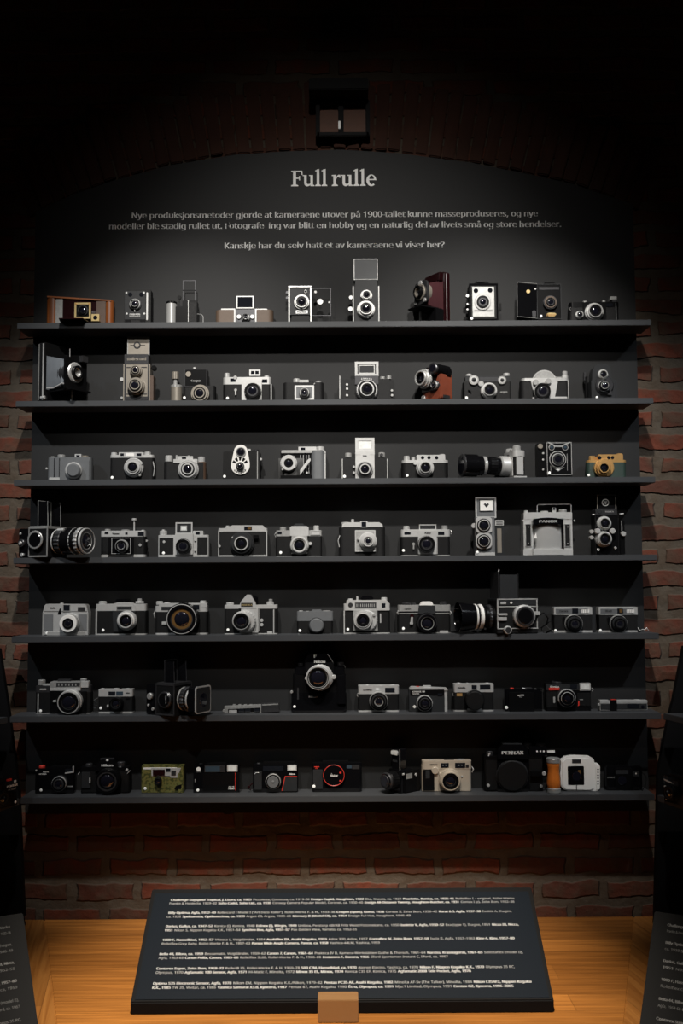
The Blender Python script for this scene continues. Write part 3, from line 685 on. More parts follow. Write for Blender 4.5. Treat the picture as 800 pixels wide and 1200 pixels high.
k = K('twin_lens_camera', 'grey twin-lens camera with a tall raised leather hood, below the end of the wall text', A['1c'], 155, 0, yb=42)
k.B('hood_base', 104, 130, 206, 164, 'dgrey', f=-4, d=40, bv=.8)
h = tlr(k, 92, 218, 34, 132, 99, 208, 160, 'dgrey', 'glth', (157, 200, 29, 20), (155, 263, 44, 26), edge='dslv')
k.frame('hood_rim', 98, 33, 209, 132, 3, 'dslv', f=-39, d=2)
k.C('focus_knob', 84, 214, 10, -26, -12, 'slv', kn=.05); k.C('wind_knob', 82, 268, 12, -26, -12, 'slv', kn=.05)
k.T('cocking_lever', [(155, 304, 14), (166, 312, 16)], 1.2, 'chr')
c = tag(link('lens_cap', solid([(.0085, 0), (.0085, .004), (.007, .006)], axis='z', n=32), 'dslv', None, (W(452, 373, .03).x, .03, SZ[0])), 'tiny metal lens cap lying at the foot of the grey twin-lens camera', 'lens cap')

k = K('folding_camera', 'dark red glossy folding camera with burgundy bellows opened towards the grey twin-lens', PX, 511, 0, yb=50, rot=-58)
k.B('body', -37, 146, 37, None, 'dred', d=22, bv=2.5, fr=8)
k.B('side_strip', 34, 140, 38, 4, 'slv', f=-8, d=2)
k.B('top_shoulder', -34, 143, 34, 118, 'dred', f=14, d=16, bv=2)
bellows(k.rt, [(0, 33, 34, 122), (46, 20, 52, 108)], 'bel_red', 8)
k.B('lens_standard', -30, 118, 30, 52, 'gun', f=54, d=8, bv=1, fr=16)
k.L(0, 86, 27, 68, 'n', f0=50); k.C('shutter_dial', 0, 112, 8, 50, 57, 'chr'); k.C('shutter_stop', -22, 60, 6, 50, 57, 'chr'); k.C('shutter_stop', 20, 60, 6, 50, 57, 'chr')
k.B('drop_bed', -28, 42, 28, 38, 'blk', f=78, d=78); k.B('bed_stay', -22, 46, -16, None, 'slv', f=44, d=5); k.B('base_step', -34, 38, 34, None, 'blk', f=26, d=26, bv=1)

k = K('box_camera', 'black box camera with a flat silver face plate on the top shelf', A['1c'], 708, 0, yb=40)
k.B('body', 640, 148, 782, None, 'lth', d=50, bv=1)
k.frame('front_rim', 640, 148, 772, 322, 8, 'gls_blk', f=2, d=3)
k.B('face_plate', 653, 164, 757, 304, 'dslv', f=2, d=2.5)
k.C('finder_window', 670, 182, 11, 1, 3.5, 'win'); k.C('finder_window', 737, 180, 11, 1, 3.5, 'win')
k.L(703, 233, 40, 9, [(1, 'chr', .5), (.92, 'dslv', .6), (.74, 'blk', 1.), (.55, 'gun', .8), (.36, 'gls', .6)])
for y in (272, 278): k.B('plate_line', 662, y, 748, y + 2, 'dgrey', f=2.4, d=1)
k.B('carry_handle', 676, 137, 716, 143, 'blk', f=-20, d=12); k.T('handle_loop', [(664, 150, -26), (676, 140, -26), (716, 140, -26), (730, 150, -26)], 1.6, 'blk')
for y in (206, 245, 270): k.C('side_knob', 630, y, 8 if y < 210 else 5, -20, -8, 'slv', kn=.05)
k.B('side_latch', 782, 240, 790, 275, 'blk', f=-10, d=10); k.S(650, 313, 3)

k = K('box_camera', 'black box camera with an opened side door and small gold lettering', A['1d'], 295, 0, yb=48)
k.B('body', 238, 152, 348, None, 'blk', d=40, bv=1)
k.frame('front_rim', 236, 150, 349, 316, 4, 'dgrey', f=1.5, d=3)
k.L(301, 234, 34, 14, [(1, 'gun', .6), (.85, 'tan', .8), (.62, 'blk', 1.), (.5, 'gun', .9), (.40, 'gls', .6)])
dr = k.G('side_door', [(145, 146), (236, 154), (236, 308), (145, 304)], 'gls_blk', f=5, d=3)
for P in ([(143, 142, 7), (236, 150, 7)], [(143, 142, 7), (143, 304, 7)], [(143, 304, 7), (236, 312, 7)]): k.T('door_rim', P, .9, 'dslv', p=dr)
k.C('door_highlight', 195, 186, 10, 4, 9, 'brs'); k.C('door_stud', 228, 174, 5, 4, 8, 'slv'); k.B('door_latch', 214, 276, 232, 304, 'gun', f=8, d=4)  # brass disc on the door stands for a reflected highlight
k.X('ENSIGN', 301, 296, 13, 'gld', f=1.2, bold=.06, w=40); k.G('emblem', [(282, 290), (292, 286), (320, 286), (328, 292), (318, 304), (292, 304)], 'brs', f=.6, d=1)
k.B('name_band', 246, 166, 340, 178, 'gun', f=1, d=1); k.S(255, 302, 2); k.B('carry_handle', 270, 142, 320, 148, 'blk', f=-16, d=12)

k = K('rangefinder_camera', 'black-topped film camera with a bright chrome lens, last on the brightest shelf', A['1d'], 508, 0, yb=52)
k.std(390, 622, 236, 262, 'blk', 'dlth', None)
k.B('front_block', 452, 238, 562, None, 'blk', f=6, d=10, bv=1); k.L(511, 275, 46, 30, 'c')
k.L(438, 293, 20, 10, 'c', n='focus_wheel'); k.V('wind_knob', 410, 244, 252, 16, 'gun'); k.V('speed_knob', 460, 232, 248, 12, 'dslv'); k.V('release_button', 548, 228, 246, 9, 'dslv')
k.N(478, 244, 494, 256, f=6.4); k.N(560, 242, 590, 257); k.B('accessory_finder', 580, 209, 610, 224, 'chr', f=-8, d=22); k.B('finder_shoe', 588, 222, 604, 238, 'gun', f=-8, d=18)
k.B('edge_strip', 605, 240, 609, None, 'dslv', f=.8, d=2); k.T('strap_lug', [(394, 260, 0), (388, 268, 2), (394, 276, 0)], .9, 'slv')

# ---------------------------------------------------------------- second shelf
k = K('folding_camera', 'largest folding camera, black with grey-blue bellows stretched towards the art-deco twin-lens', PX, 66, 1, yb=42, rot=60)
k.B('body', -45, 166, 45, None, 'lth', d=24, bv=1.5, fr=5)
k.B('side_strip', -47, 162, -43, 4, 'slv', f=-3, d=4); k.B('side_strip', -47, 162, -44, 4, 'dslv', f=-20, d=2)
bellows(k.rt, [(0, 38, 34, 128), (66, 27, 48, 112)], 'bel_grey', 7)
k.B('lens_standard', -40, 122, 40, 26, 'blk', f=76, d=9, bv=1, fr=6)
k.L(-4, 78, 27, 88, 'm', f0=70); k.C('lens_rim', -4, 78, 30, 70, 79, 'slv', kn=.04)
k.B('brilliant_finder', 10, 128, 32, 110, 'gun', f=88, d=14, bv=1); k.T('shutter_post', [(-28, 118, 78), (-28, 140, 78)], 1.2, 'dslv')
k.B('drop_bed', -36, 30, 36, 25, 'blk', f=96, d=96)
for x in (-39, 37): k.T('bed_strut', [(x, 36, 4), (x, 34, 30), (x, 44, 62), (x, 42, 70)], 2.2, 'slv')
k.B('standing_leg', -8, 26, -3, None, 'slv', f=66, d=4); k.C('side_stud', -44, 10, 5, -12, 2, 'slv'); k.B('base_rail', -42, 24, 42, None, 'blk', f=10, d=14)

k = K('twin_lens_camera', 'nickel art-deco twin-lens camera with crest on its raised hood', A['2a'], 560, 1, yb=10)
k.B('body', 498, 165, 622, None, 'nkl', d=44, bv=1)
h = k.B('hood', 518, 40, 620, 126, 'nkl', f=-30, d=3); k.frame('hood_rim', 516, 38, 621, 126, 4, 'dslv', f=-29, d=2, p=h)
k.C('hood_crest', 562, 78, 17, -31, -28.5, 'gun', p=h); k.C('crest_centre', 562, 78, 11, -31, -28, 'nkl', p=h); k.T('crest_bar', [(530, 78, -29), (600, 78, -29)], .5, 'gun', p=h)
k.B('name_plate', 503, 120, 614, 168, 'gun', f=1, d=42, bv=1); k.X('Rolleicord', 560, 142, 18, 'nkl', f=1.6, w=88)
for x in (503, 612): k.B('edge_strip', x, 168, x + 6, None, 'gun', f=.8, d=2)
for y in (180, 305): k.B('pattern_band', 512, y, 608, y + 4, 'gun', f=.8, d=1)
k.L(553, 193, 29, 18, 'n', n='viewing_lens'); k.L(551, 264, 41, 24, 'n', n='taking_lens')
k.B('side_leather', 622, 220, 638, None, 'brn', f=-6, d=34); k.C('focus_knob', 640, 184, 12, -26, -12, 'blk', kn=.05)
k.C('side_knob', 490, 238, 10, -20, -8, 'slv', kn=.06); k.C('side_knob', 490, 324, 6, -16, -6, 'dslv')
k.G('base_skirt', [(500, 318), (620, 318), (610, 336), (510, 336)], 'gun', f=1.5, d=6)

k = K('reflex_camera', 'black camera with a squarish viewing hood on top and a brassy lens', PX, 226, 1)
k.B('body', 214, 452, 252, None, 'dlth', d=32, pr=9, bv=1); k.V('film_barrel', 206.8, 454, None, 6.6, 'nkl', f=-15, kn=0)
k.V('barrel_cap', 206.8, 451.5, 454.5, 6.9, 'dslv', f=-15); k.V('wind_knob', 205.5, 436, 444.5, 4.2, 'nkl', f=-12); k.V('knob_stem', 205.5, 444, 452, 2.6, 'dslv', f=-12)
k.B('viewing_hood', 216.2, 432.5, 242.5, 453, 'blk', f=2, d=34, bv=1.2); k.frame('hood_rim', 216.2, 432.5, 242.5, 453, .6, 'gun', f=2.5, d=2)
k.C('finder_eye', 220.5, 438.5, 3.4, 1, 4.5, 'nkl'); k.X('Cnopm', 229.5, 446, 3.2, 'dslv', f=2.6); k.V('release_button', 228, 430.5, 433, 2, 'slv', f=-12)
k.L(233.6, 460.3, 11, 22, 'n'); k.S(216, 466)

k = K('rangefinder_camera', 'chrome-topped film camera with a small finder in its shoe, between two black cameras', A['2b'], 318, 1)
k.std(204, 432, 228, 262, 'slv', 'lth', 'slv')
k.B('accessory_finder', 328, 193, 380, 222, 'slv', f=-4, d=24); k.N(336, 199, 352, 213, f=-3.5); k.N(356, 199, 372, 213, f=-3.5)
k.G('lens_block', [(292, 238), (386, 238), (386, 336), (292, 336)], 'slv', f=5, d=8); k.L(342, 290, 41, 24, 'k')
k.N(238, 234, 264, 250); k.N(388, 238, 412, 254); k.V('speed_dial', 224, 210, 230, 13, 'slv'); k.V('rewind_knob', 410, 222, 230, 12, 'slv')
k.C('focus_wheel', 262, 230, 10, -2, 1.5, 'chr', kn=.06); k.T('self_timer', [(264, 290, 2), (264, 312, 4)], 2.4, 'slv'); k.C('timer_hub', 264, 288, 7, 0, 4, 'chr')
k.S(226, 326); k.B('edge_strip', 428, 260, 433, None, 'slv', f=.6, d=2)

k = K('compact_camera', 'small low black camera with square silver front plate on the second shelf', A['2b'], 580, 1)
k.B('body', 487, 252, 676, None, 'dlth', d=30, pr=12, bv=1); k.B('front_plate', 540, 266, 632, None, 'slv', f=6, d=10, bv=.6)
k.B('plate_inset', 548, 274, 624, 324, 'grey', f=6.6, d=1); k.L(586, 298, 26, 24, [(1, 'gun', .5), (.9, 'dslv', .8), (.72, 'dgrey', 1.), (.45, 'gls', .85)])
k.V('advance_knob', 550, 236, 254, 16, 'slv'); k.B('finder_housing', 562, 240, 606, 254, 'dslv', f=-8, d=14); k.V('counter_dial', 618, 248, 255, 10, 'dgrey'); k.V('rewind_knob', 652, 247, 256, 14, 'dslv'); k.T('body_release', [(630, 262, 3), (636, 256, 3)], 1.4, 'chr')

k = K('reflex_camera', 'black reflex camera with an upright chrome waist-level hood standing below the tall twin-lens', A['2c'], 160, 1)
k.G('body', [(34, 240), (100, 236), (212, 236), (284, 240), (290, 262), (284, 332), (36, 332), (28, 262)], 'dlth', d=32)
h = k.frame('hood', 103, 155, 213, 224, 12, 'chr', f=-4, d=4); k.B('hood_back', 112, 162, 204, 218, 'dgrey', f=-6, d=2, p=h); k.frame('hood_screen', 120, 170, 196, 212, 5, 'dslv', f=-5, d=1.5, p=h)
k.B('name_plate', 103, 221, 213, 262, 'gun', f=4, d=30, bv=.8); k.X('EXAKTA', 158, 236, 13, 'slv', f=4.5)
k.L(160, 282, 54, 28, [(1, 'gun', .3), (.92, 'slv*', .5), (.80, 'blk', .8), (.62, 'slv', .9), (.5, 'blk', 1.), (.34, 'gls', .85)])
k.T('strap_lug', [(32, 222, 0), (32, 328, 2)], 1.6, 'slv'); k.V('speed_dial', 232, 226, 238, 13, 'dslv'); k.V('wind_knob', 262, 222, 238, 12, 'dslv')
for y in (262, 282, 312): k.C('sync_socket', 66, y, 6, 0, 3, 'slv')
k.C('release_stud', 276, 290, 6, 0, 4, 'dslv'); k.C('release_stud', 277, 312, 6, 0, 4, 'dslv')

k = K('stereo_camera', 'red-brown leather camera with a black finder tube above a big silver lens', PX, 505, 1, yb=28, rot=-48)
k.B('body', -34, 78, 34, None, 'rlth', d=52, bv=2.5, fr=10); k.B('top_saddle', -26, 100, 20, 76, 'rlth', f=-10, d=34, bv=4, fr=8)
k.L(-12, 62, 28, 32, [(1, 'slv*', .5), (.88, 'chr', .7), (.74, 'slv', 1.), (.6, 'blk', .92), (.42, 'gls', .7)])
k.C('lens_flange', -12, 62, 33, -2, 10, 'blk', kn=.03); k.C('finder_tube', 24, 84, 15, -40, 18, 'blk'); k.C('tube_rim', 24, 84, 16, 12, 20, 'gun'); k.C('tube_glass', 24, 84, 11, 18, 20.6, 'gls')
k.L(18, 40, 14, 14, 'm', n='taking_lens'); k.B('front_trim', -34, 34, 10, 28, 'slv', f=2, d=3); k.C('base_stud', -28, 12, 7, -2, 4, 'slv')
k.B('side_buckle', 33, 14, 36, 4, 'gun', f=-12, d=26); k.B('rear_tube', 6, 92, 40, 66, 'blk', f=-24, d=22, bv=4, fr=10)

k = K('rangefinder_camera', 'brick-shaped black camera with two small chrome wheels above its lens', PX, 571, 1)
k.B('body', 543, 447, 598.5, None, 'dlth', d=34, pr=4, bv=1); k.B('top_plate', 545, 440.5, 598, 448.5, 'dgrey', f=-3, d=26, bv=1.5)
k.L(573.6, 456.5, 10, 24, 'c'); k.L(555.2, 445, 6, 9, [(1, 'chr*', .7), (.72, 'slv', .8), (.45, 'gun', 1.), (.25, 'blk', 1.)], n='rangefinder_wheel')
k.L(588.4, 445.2, 5, 8, [(1, 'chr*', .7), (.72, 'slv', .8), (.45, 'gun', 1.), (.25, 'blk', 1.)], n='focus_wheel'); k.C('idle_gear', 563.5, 449.5, 3.6, 0, 6, 'dslv', kn=.08)
k.B('finder_bridge', 562, 442, 584, 448, 'gun', f=0, d=12); k.T('cocking_lever', [(548.5, 457, 3), (552, 459.5, 4)], 2, 'blk'); k.V('rewind_knob', 549, 438.5, 441, 3.5, 'slv'); k.V('wind_knob', 593, 437.5, 441, 3.8, 'slv')
k.S(546.5, 466); k.X('argus', 590, 459, 3, 'dslv', f=.4)

k = K('dial_camera', 'chrome and black camera with a half-round dome rising from its top', A['2d'], 278, 1)
k.B('body', 158, 244, 392, None, 'dlth', d=32, pr=14, bv=1)
k.B('top_plate', 164, 232, 388, 250, 'slv', d=32, pr=13, bv=1)
c = k.P(272, 246, -8); k.C('shutter_dome', 272, 250, 58, -14, -6, 'slv', ch=.08); k.C('dome_rim', 272, 250, 52, -8, -4.5, 'dslv')
k.G('front_block', [(208, 246), (236, 234), (312, 234), (334, 250), (318, 330), (226, 330)], 'slv', f=5, d=8); k.L(264, 291, 42, 26, 'k')
k.C('speed_knob', 231, 251, 14, 4, 13, 'chr', kn=.06); k.C('film_knob', 290, 246, 14, 4, 13, 'chr', kn=.06)
k.frame('accessory_shoe', 326, 226, 350, 250, 5, 'chr', f=-4, d=12); k.V('wind_knob', 366, 201, 222, 12, 'chr'); k.V('knob_base', 366, 221, 234, 15, 'slv')
k.B('base_foot', 298, 319, 378, None, 'slv', f=4, d=10, bv=1); k.B('edge_strip', 380, 240, 386, None, 'dslv', f=.8, d=2); k.S(222, 326)

k = K('reflex_box_camera', 'dark cast-metal camera with a tall rounded hood and two lenses, last on the second shelf', A['2d'], 550, 1, yb=44)
k.B('body', 490, 240, 614, None, 'dgrey', d=44, bv=1.5); k.G('hood', [(494, 244), (496, 200), (505, 178), (520, 166), (560, 166), (578, 178), (588, 244)], 'dgrey', f=0, d=40)
k.L(548, 213, 25, 12, 'c', n='viewing_lens'); k.C('lens_flange', 553, 266, 44, -2, 5, 'gun'); k.L(555, 265, 27, 22, 'r', n='taking_lens')
k.B('side_wing', 456, 204, 466, 245, 'gun', f=-14, d=14, bv=1); k.V('wind_knob', 466, 226, None, 7, 'blk', f=-16); k.B('edge_strip', 604, 240, 608, None, 'gun', f=.8, d=2); k.S(517, 322, 2); k.B('flash_contact', 566, 292, 586, 312, 'gun', f=5, d=4)

# ---------------------------------------------------------------- third shelf
k = K('compact_camera', 'all-grey painted metal camera with its grey lens cap on', A['3a'], 245, 2)
k.B('body', 143, 224, 346, None, 'grey', d=30, pr=8, bv=1); k.B('raised_front', 200, 236, 338, None, 'grey', f=4, d=8, bv=1.2)
k.C('lens_barrel', 262, 284, 40, 0, 14, 'slv', kn=.03); k.C('lens_cap', 262, 284, 33, 12, 22, 'grey', ch=.2)
k.V('wind_knob', 208, 212, 226, 18, 'dslv'); k.B('finder', 270, 208, 300, 228, 'slv', f=-6, d=18); k.N(277, 213, 293, 223, f=-5.5); k.V('rewind_knob', 320, 217, 226, 16, 'nkl'); k.V('speed_dial', 168, 220, 226, 10, 'dslv')
for x in (172, 196): k.B('front_rib', x, 228, x + 4, None, 'dgrey', f=.7, d=2)
k.B('base_foot', 150, 318, 200, None, 'slv', f=2, d=5); k.C('strap_stud', 138, 276, 5, -12, -4, 'slv')

k = K('rangefinder_camera', 'black leather camera with a bright chrome top and chrome lens, beside the all-grey one', A['3a'], 540, 2)
k.std(434, 640, 212, 226, 'slv', 'lth', None); k.B('finder_housing', 476, 200, 592, 222, 'slv', f=1, d=26); k.N(484, 205, 500, 217, f=1.5); k.N(560, 205, 582, 217, f=1.5); k.B('finder_panel', 510, 204, 548, 218, 'wht', f=1.4, d=1)
k.V('wind_knob', 455, 202, 214, 14, 'slv'); k.V('rewind_knob', 612, 199, 214, 15, 'slv')
k.L(540, 268, 46, 26, [(1, 'slv', .4), (.9, 'chr*', .7), (.74, 'slv', .9), (.56, 'chr', 1.), (.48, 'blk', .95), (.36, 'gls', .85)])
k.C('shutter_stud', 582, 252, 6, 2, 14, 'chr'); k.C('shutter_stud', 574, 306, 6, 2, 14, 'chr'); k.S(445, 318); k.T('strap_lug', [(636, 240, -4), (644, 275, -2), (638, 312, -4)], 1.4, 'slv')

k = K('compact_camera', 'small camera with two leather barrels at its ends and a ringed silver lens', PX, 217, 2)
k.B('body', 196, 542, 238, None, 'dlth', d=28, bv=1); k.V('end_barrel', 197.6, 541, None, 5.3, 'dlth', f=-14, kn=0); k.V('end_barrel', 236.6, 541.5, None, 5.0, 'brn', f=-14, kn=0)
k.V('wind_knob', 198, 534, 541.5, 4.4, 'slv', f=-14); k.V('rewind_knob', 236, 535.5, 542, 4.2, 'slv', f=-14); k.B('top_plate', 203, 538, 231, 543.5, 'slv', f=0, d=26)
k.B('finder', 208, 534.5, 226, 539, 'slv', f=-4, d=18); k.N(213, 535.5, 218, 538.3, f=-3.5); k.V('release_button', 207, 533.5, 538.5, 1.2, 'slv', f=-10); k.V('accessory_post', 221, 533.8, 536, 1.2, 'slv', f=-8)
k.L(219.5, 549.5, 12.3, 25, [(1, 'slv', .4), (.92, 'chr*', .6), (.8, 'slv', .8), (.66, 'blk', .85), (.55, 'slv', 1.), (.42, 'blk', .95), (.34, 'gls', .9)])

k = K('compact_camera', 'black leather camera with a silver teardrop face plate around two lenses', A['3b'], 290, 2)
k.B('body', 205, 196, 378, None, 'lth', d=34, bv=1, fr=5)
P = [(288 + 32 * math.cos(a), 196 - 31 * math.sin(a)) for a in [math.radians(t) for t in range(10, 171, 16)]]
P += [(244, 250)] + [(286 + 44 * math.cos(a), 263 + 42 * math.sin(a)) for a in [math.radians(t) for t in range(175, 4, -17)]] + [(330, 250)]
fp = k.G('face_plate', P, 'wht', f=4, d=5)
k.L(288, 198, 24, 9, [(1, 'slv', .8), (.86, 'gun', .9), (.66, 'gls', .6)], n='finder_lens')
k.L(284, 263, 20, 16, 'r', f0=0)
for a in (-62, -32, 0, 32, 62):
    t = math.radians(90 + a); c, s2 = math.cos(t), math.sin(t); q = lambda r, o: (285 + c * r - s2 * o, 260 - s2 * r - c * o)
    k.G('face_slot', [q(21, -3.5), q(21, 3.5), q(38, 7), q(38, -7)], 'blk', f=4.6, d=2)
for i, ch in enumerate('UNIBOX'):
    t = math.radians(222 + i * 19); k.X(ch, 285 + 33 * math.cos(t), 262 - 33 * math.sin(t), 11, 'blk', f=4.7, bold=.05)
k.S(212, 313); k.B('finder_arm', 322, 184, 334, 194, 'slv', f=-4, d=6); k.V('wind_knob', 360, 188, 198, 14, 'gun'); k.B('edge_strip', 364, 196, 368, None, 'dslv', f=.8, d=2); k.C('side_stud', 382, 232, 6, -18, -6, 'slv')

k = K('folding_camera', 'opened folding camera with a silver lens ring and diagonal silver strut', A['3b'], 575, 2, yb=54)
k.B('body', 474, 196, 622, None, 'blk', f=-8, d=24, bv=1); k.B('end_cover', 617, 190, 682, None, 'grey', f=2, d=36, pr=14, bv=1.5); k.B('end_strip', 678, 196, 686, None, 'slv', f=-8, d=14, bv=.5)
k.B('top_plate', 478, 190, 682, 204, 'dslv', f=-4, d=28, bv=1); k.B('finder_housing', 558, 174, 642, 192, 'slv', f=-6, d=22); k.N(570, 178, 590, 190, f=-5.5); k.V('wind_knob', 660, 175, 192, 20, 'slv')
bellows(k.rt, [(-8, 36, 6, 64), (28, 17, 10, 52)], 'bel_blk', 7, cx=-30)
for x in (566, 580, 594, 606): k.B('bellows_rib', x, 212, x + 3, 300, 'dslv', f=-3, d=3)
k.L(512, 250, 40, 40, [(1, 'slv', .85), (.92, 'slv*', 1.), (.56, 'blk', .97), (.30, 'gls', .93)], f0=26); k.C('shutter_stud', 490, 222, 5, 26, 38, 'chr'); k.C('shutter_stud', 484, 280, 5, 26, 38, 'chr'); k.C('shutter_stud', 536, 222, 5, 26, 38, 'chr')
k.G('strut', [(553, 300), (604, 232), (614, 228), (616, 238), (566, 306)], 'slv', f=12, d=3); k.T('strut_link', [(590, 268, 14), (596, 276, 14)], 1, 'chr')
k.B('drop_bed', 474, 308, 622, None, 'blk', f=44, d=44); k.C('bed_stud', 598, 296, 5, 8, 13, 'slv')

k = K('reflex_camera', 'chrome-fronted reflex camera with its tall bright hood folded open on the third shelf', A['3c'], 150, 2)
k.G('body', [(46, 228), (104, 222), (196, 222), (252, 228), (258, 250), (256, 322), (44, 322), (42, 250)], 'dlth', d=30)
k.B('front_plate', 105, 196, 195, None, 'slv', f=8, d=14, bv=.8)
h = k.frame('hood', 105, 132, 194, 196, 14, 'slv', f=-2, d=4); k.B('hood_screen', 119, 146, 180, 184, 'frost', f=-3.5, d=2, p=h); k.G('hood_wing', [(105, 196), (116, 196), (130, 212), (105, 212)], 'slv', f=8.5, d=4); k.G('hood_wing', [(184, 196), (195, 196), (195, 212), (170, 212)], 'slv', f=8.5, d=4)
k.X('EXA', 149, 217, 10, 'gun', f=8.6); k.L(150, 278, 44, 28, [(1, 'slv', .3), (.9, 'dslv*', .6), (.76, 'gun', .8), (.58, 'slv', 1.), (.46, 'blk', .9), (.34, 'gls', .8)])
k.V('wind_knob', 72, 204, 224, 16, 'dslv'); k.V('speed_dial', 228, 202, 224, 16, 'dslv'); k.C('speed_cap', 228, 212, 8, -6, 3, 'gun'); k.S(54, 313)
for x in (42, 252): k.B('edge_strip', x, 230, x + 5, None, 'slv', f=.6, d=2)
k.C('sync_socket', 98, 268, 6, 0, 6, 'chr'); k.C('sync_socket', 98, 296, 6, 0, 6, 'chr')

k = K('rangefinder_camera', 'low round-ended camera with a stepped chrome top, standing before the long black telephoto', A['3c'], 430, 2)
k.std(322, 542, 236, 250, 'slv', 'lth', None, pr=14); k.B('finder_housing', 392, 212, 526, 238, 'slv', f=0, d=24, bv=1)
for x in (420, 450, 486): k.C('finder_window', x, 225, 8, -1, 1, 'win')
k.V('wind_knob', 345, 218, 238, 14, 'slv'); k.V('speed_dial', 376, 222, 238, 9, 'slv'); k.V('rewind_knob', 512, 210, 224, 14, 'slv'); k.L(434, 270, 42, 30, 'w'); k.C('focus_tab', 404, 292, 6, 4, 14, 'slv')
k.S(348, 308); k.C('slow_dial', 386, 250, 10, 0, 5, 'slv', kn=.06)

# ---------------------------------------------------------------- telephoto on the third shelf
k = K('rangefinder_camera', 'chrome camera turned sideways with a very long black telephoto lens', PX, 596, 2, yb=46, rot=-77)
k.B('body', -40, 62, 40, None, 'dlth', d=34, pr=12, bv=1); k.B('top_plate', -40, 76, 40, 58, 'slv', f=1, d=36, pr=12, bv=1); k.B('front_plate', -30, 60, 30, 6, 'slv', f=2, d=4)
k.B('side_strip', 38, 58, 42, 8, 'slv', f=-6, d=20); k.V('wind_knob', 24, 90, 76, 11, 'chr'); k.V('rewind_knob', -24, 88, 76, 11, 'chr'); k.B('accessory_shoe', -8, 84, 10, 76, 'slv', f=-6, d=18); k.B('base_plate', -41, 5, 41, None, 'slv', f=2, d=38)
tl = k.C('telephoto_lens', 0, 36, 28, 0, 28, 'slv', kn=.03)
for n, r, f0, f1, m, kn in (('lens_barrel', 22, 28, 70, 'gls_blk', 0), ('focus_ring', 25, 40, 62, 'blk', .05), ('lens_ring', 26, 70, 80, 'chr', .03), ('lens_barrel', 27, 80, 96, 'gls_blk', 0), ('lens_barrel', 31, 96, 138, 'gls_blk', 0), ('lens_ring', 31.5, 134, 139, 'gun', .03)):
    k.C(n, 0, 36, r, f0, f1, m, kn=kn, p=tl)
k.C('front_glass', 0, 36, 25, 136, 139.5, 'gls', p=tl)
k.X('NIKON', 0, 66, 5, 'gun', f=1.3)

k = K('box_camera', 'black box camera with art-deco silver trim and two round top windows', A['3d'], 340, 2, yb=40)
k.B('body', 280, 150, 402, None, 'lth', d=48, bv=1); k.B('side_wall', 238, 158, 282, None, 'blk', f=-14, d=34)
k.B('face_plate', 286, 156, 396, 304, 'blk', f=2, d=3, bv=.8)
k.frame('face_rim', 284, 154, 398, 306, 3, 'dslv', f=2.6, d=2)
for x in (305, 369):
    c = k.L(x, 177, 14, 5, [(1, 'slv', .8), (.82, 'dgrey', 1.), (.6, 'winb', .8)], n='finder_window')
k.L(336, 232, 40, 14, [(1, 'slv', .5), (.92, 'blk', .6), (.74, 'chr', .8), (.62, 'dgrey', 1.), (.42, 'gls', .7)])
for P in ([(282, 152), (296, 152), (322, 168), (352, 168), (384, 152), (398, 152), (356, 176), (318, 176)], [(306, 270), (366, 270), (350, 280), (336, 290), (322, 280)]): k.G('trim', P, 'dslv', f=3, d=1.2)
for x in (298, 376): k.B('trim_bar', x, 206, x + 4, 286, 'dslv', f=2.8, d=1)
k.G('emblem', [(326, 278), (336, 272), (346, 278), (336, 286)], 'wht', f=3.4, d=1); k.B('carry_handle', 320, 142, 366, 148, 'blk', f=-18, d=12)
k.C('wind_knob', 252, 172, 13, -24, -10, 'nkl', kn=.06)
for y in (204, 234, 281): k.C('side_catch', 265, y, 5, -16, -11, 'slv')
k.S(294, 296, 4)

k = K('rangefinder_camera', 'gold-plated camera covered in dark green leather, alone at the end of the third shelf', A['3d'], 562, 2)
k.std(472, 658, 236, 248, 'gld', 'grn', 'gld', pr=13, hb=2.6); k.B('finder_housing', 524, 210, 640, 238, 'gld', f=0, d=24, bv=1)
for x in (530, 572, 590): k.C('finder_window', x, 225, 8, -1, 1, 'win')
k.V('wind_knob', 493, 218, 238, 15, 'gld'); k.V('rewind_knob', 622, 207, 222, 15, 'gld'); k.V('speed_dial', 512, 222, 238, 7, 'gld')
k.L(552, 272, 40, 30, 'g'); k.C('lens_flange', 555, 272, 44, 0, 5, 'gld'); k.C('focus_tab', 566, 300, 6, 4, 16, 'gld'); k.S(478, 307)

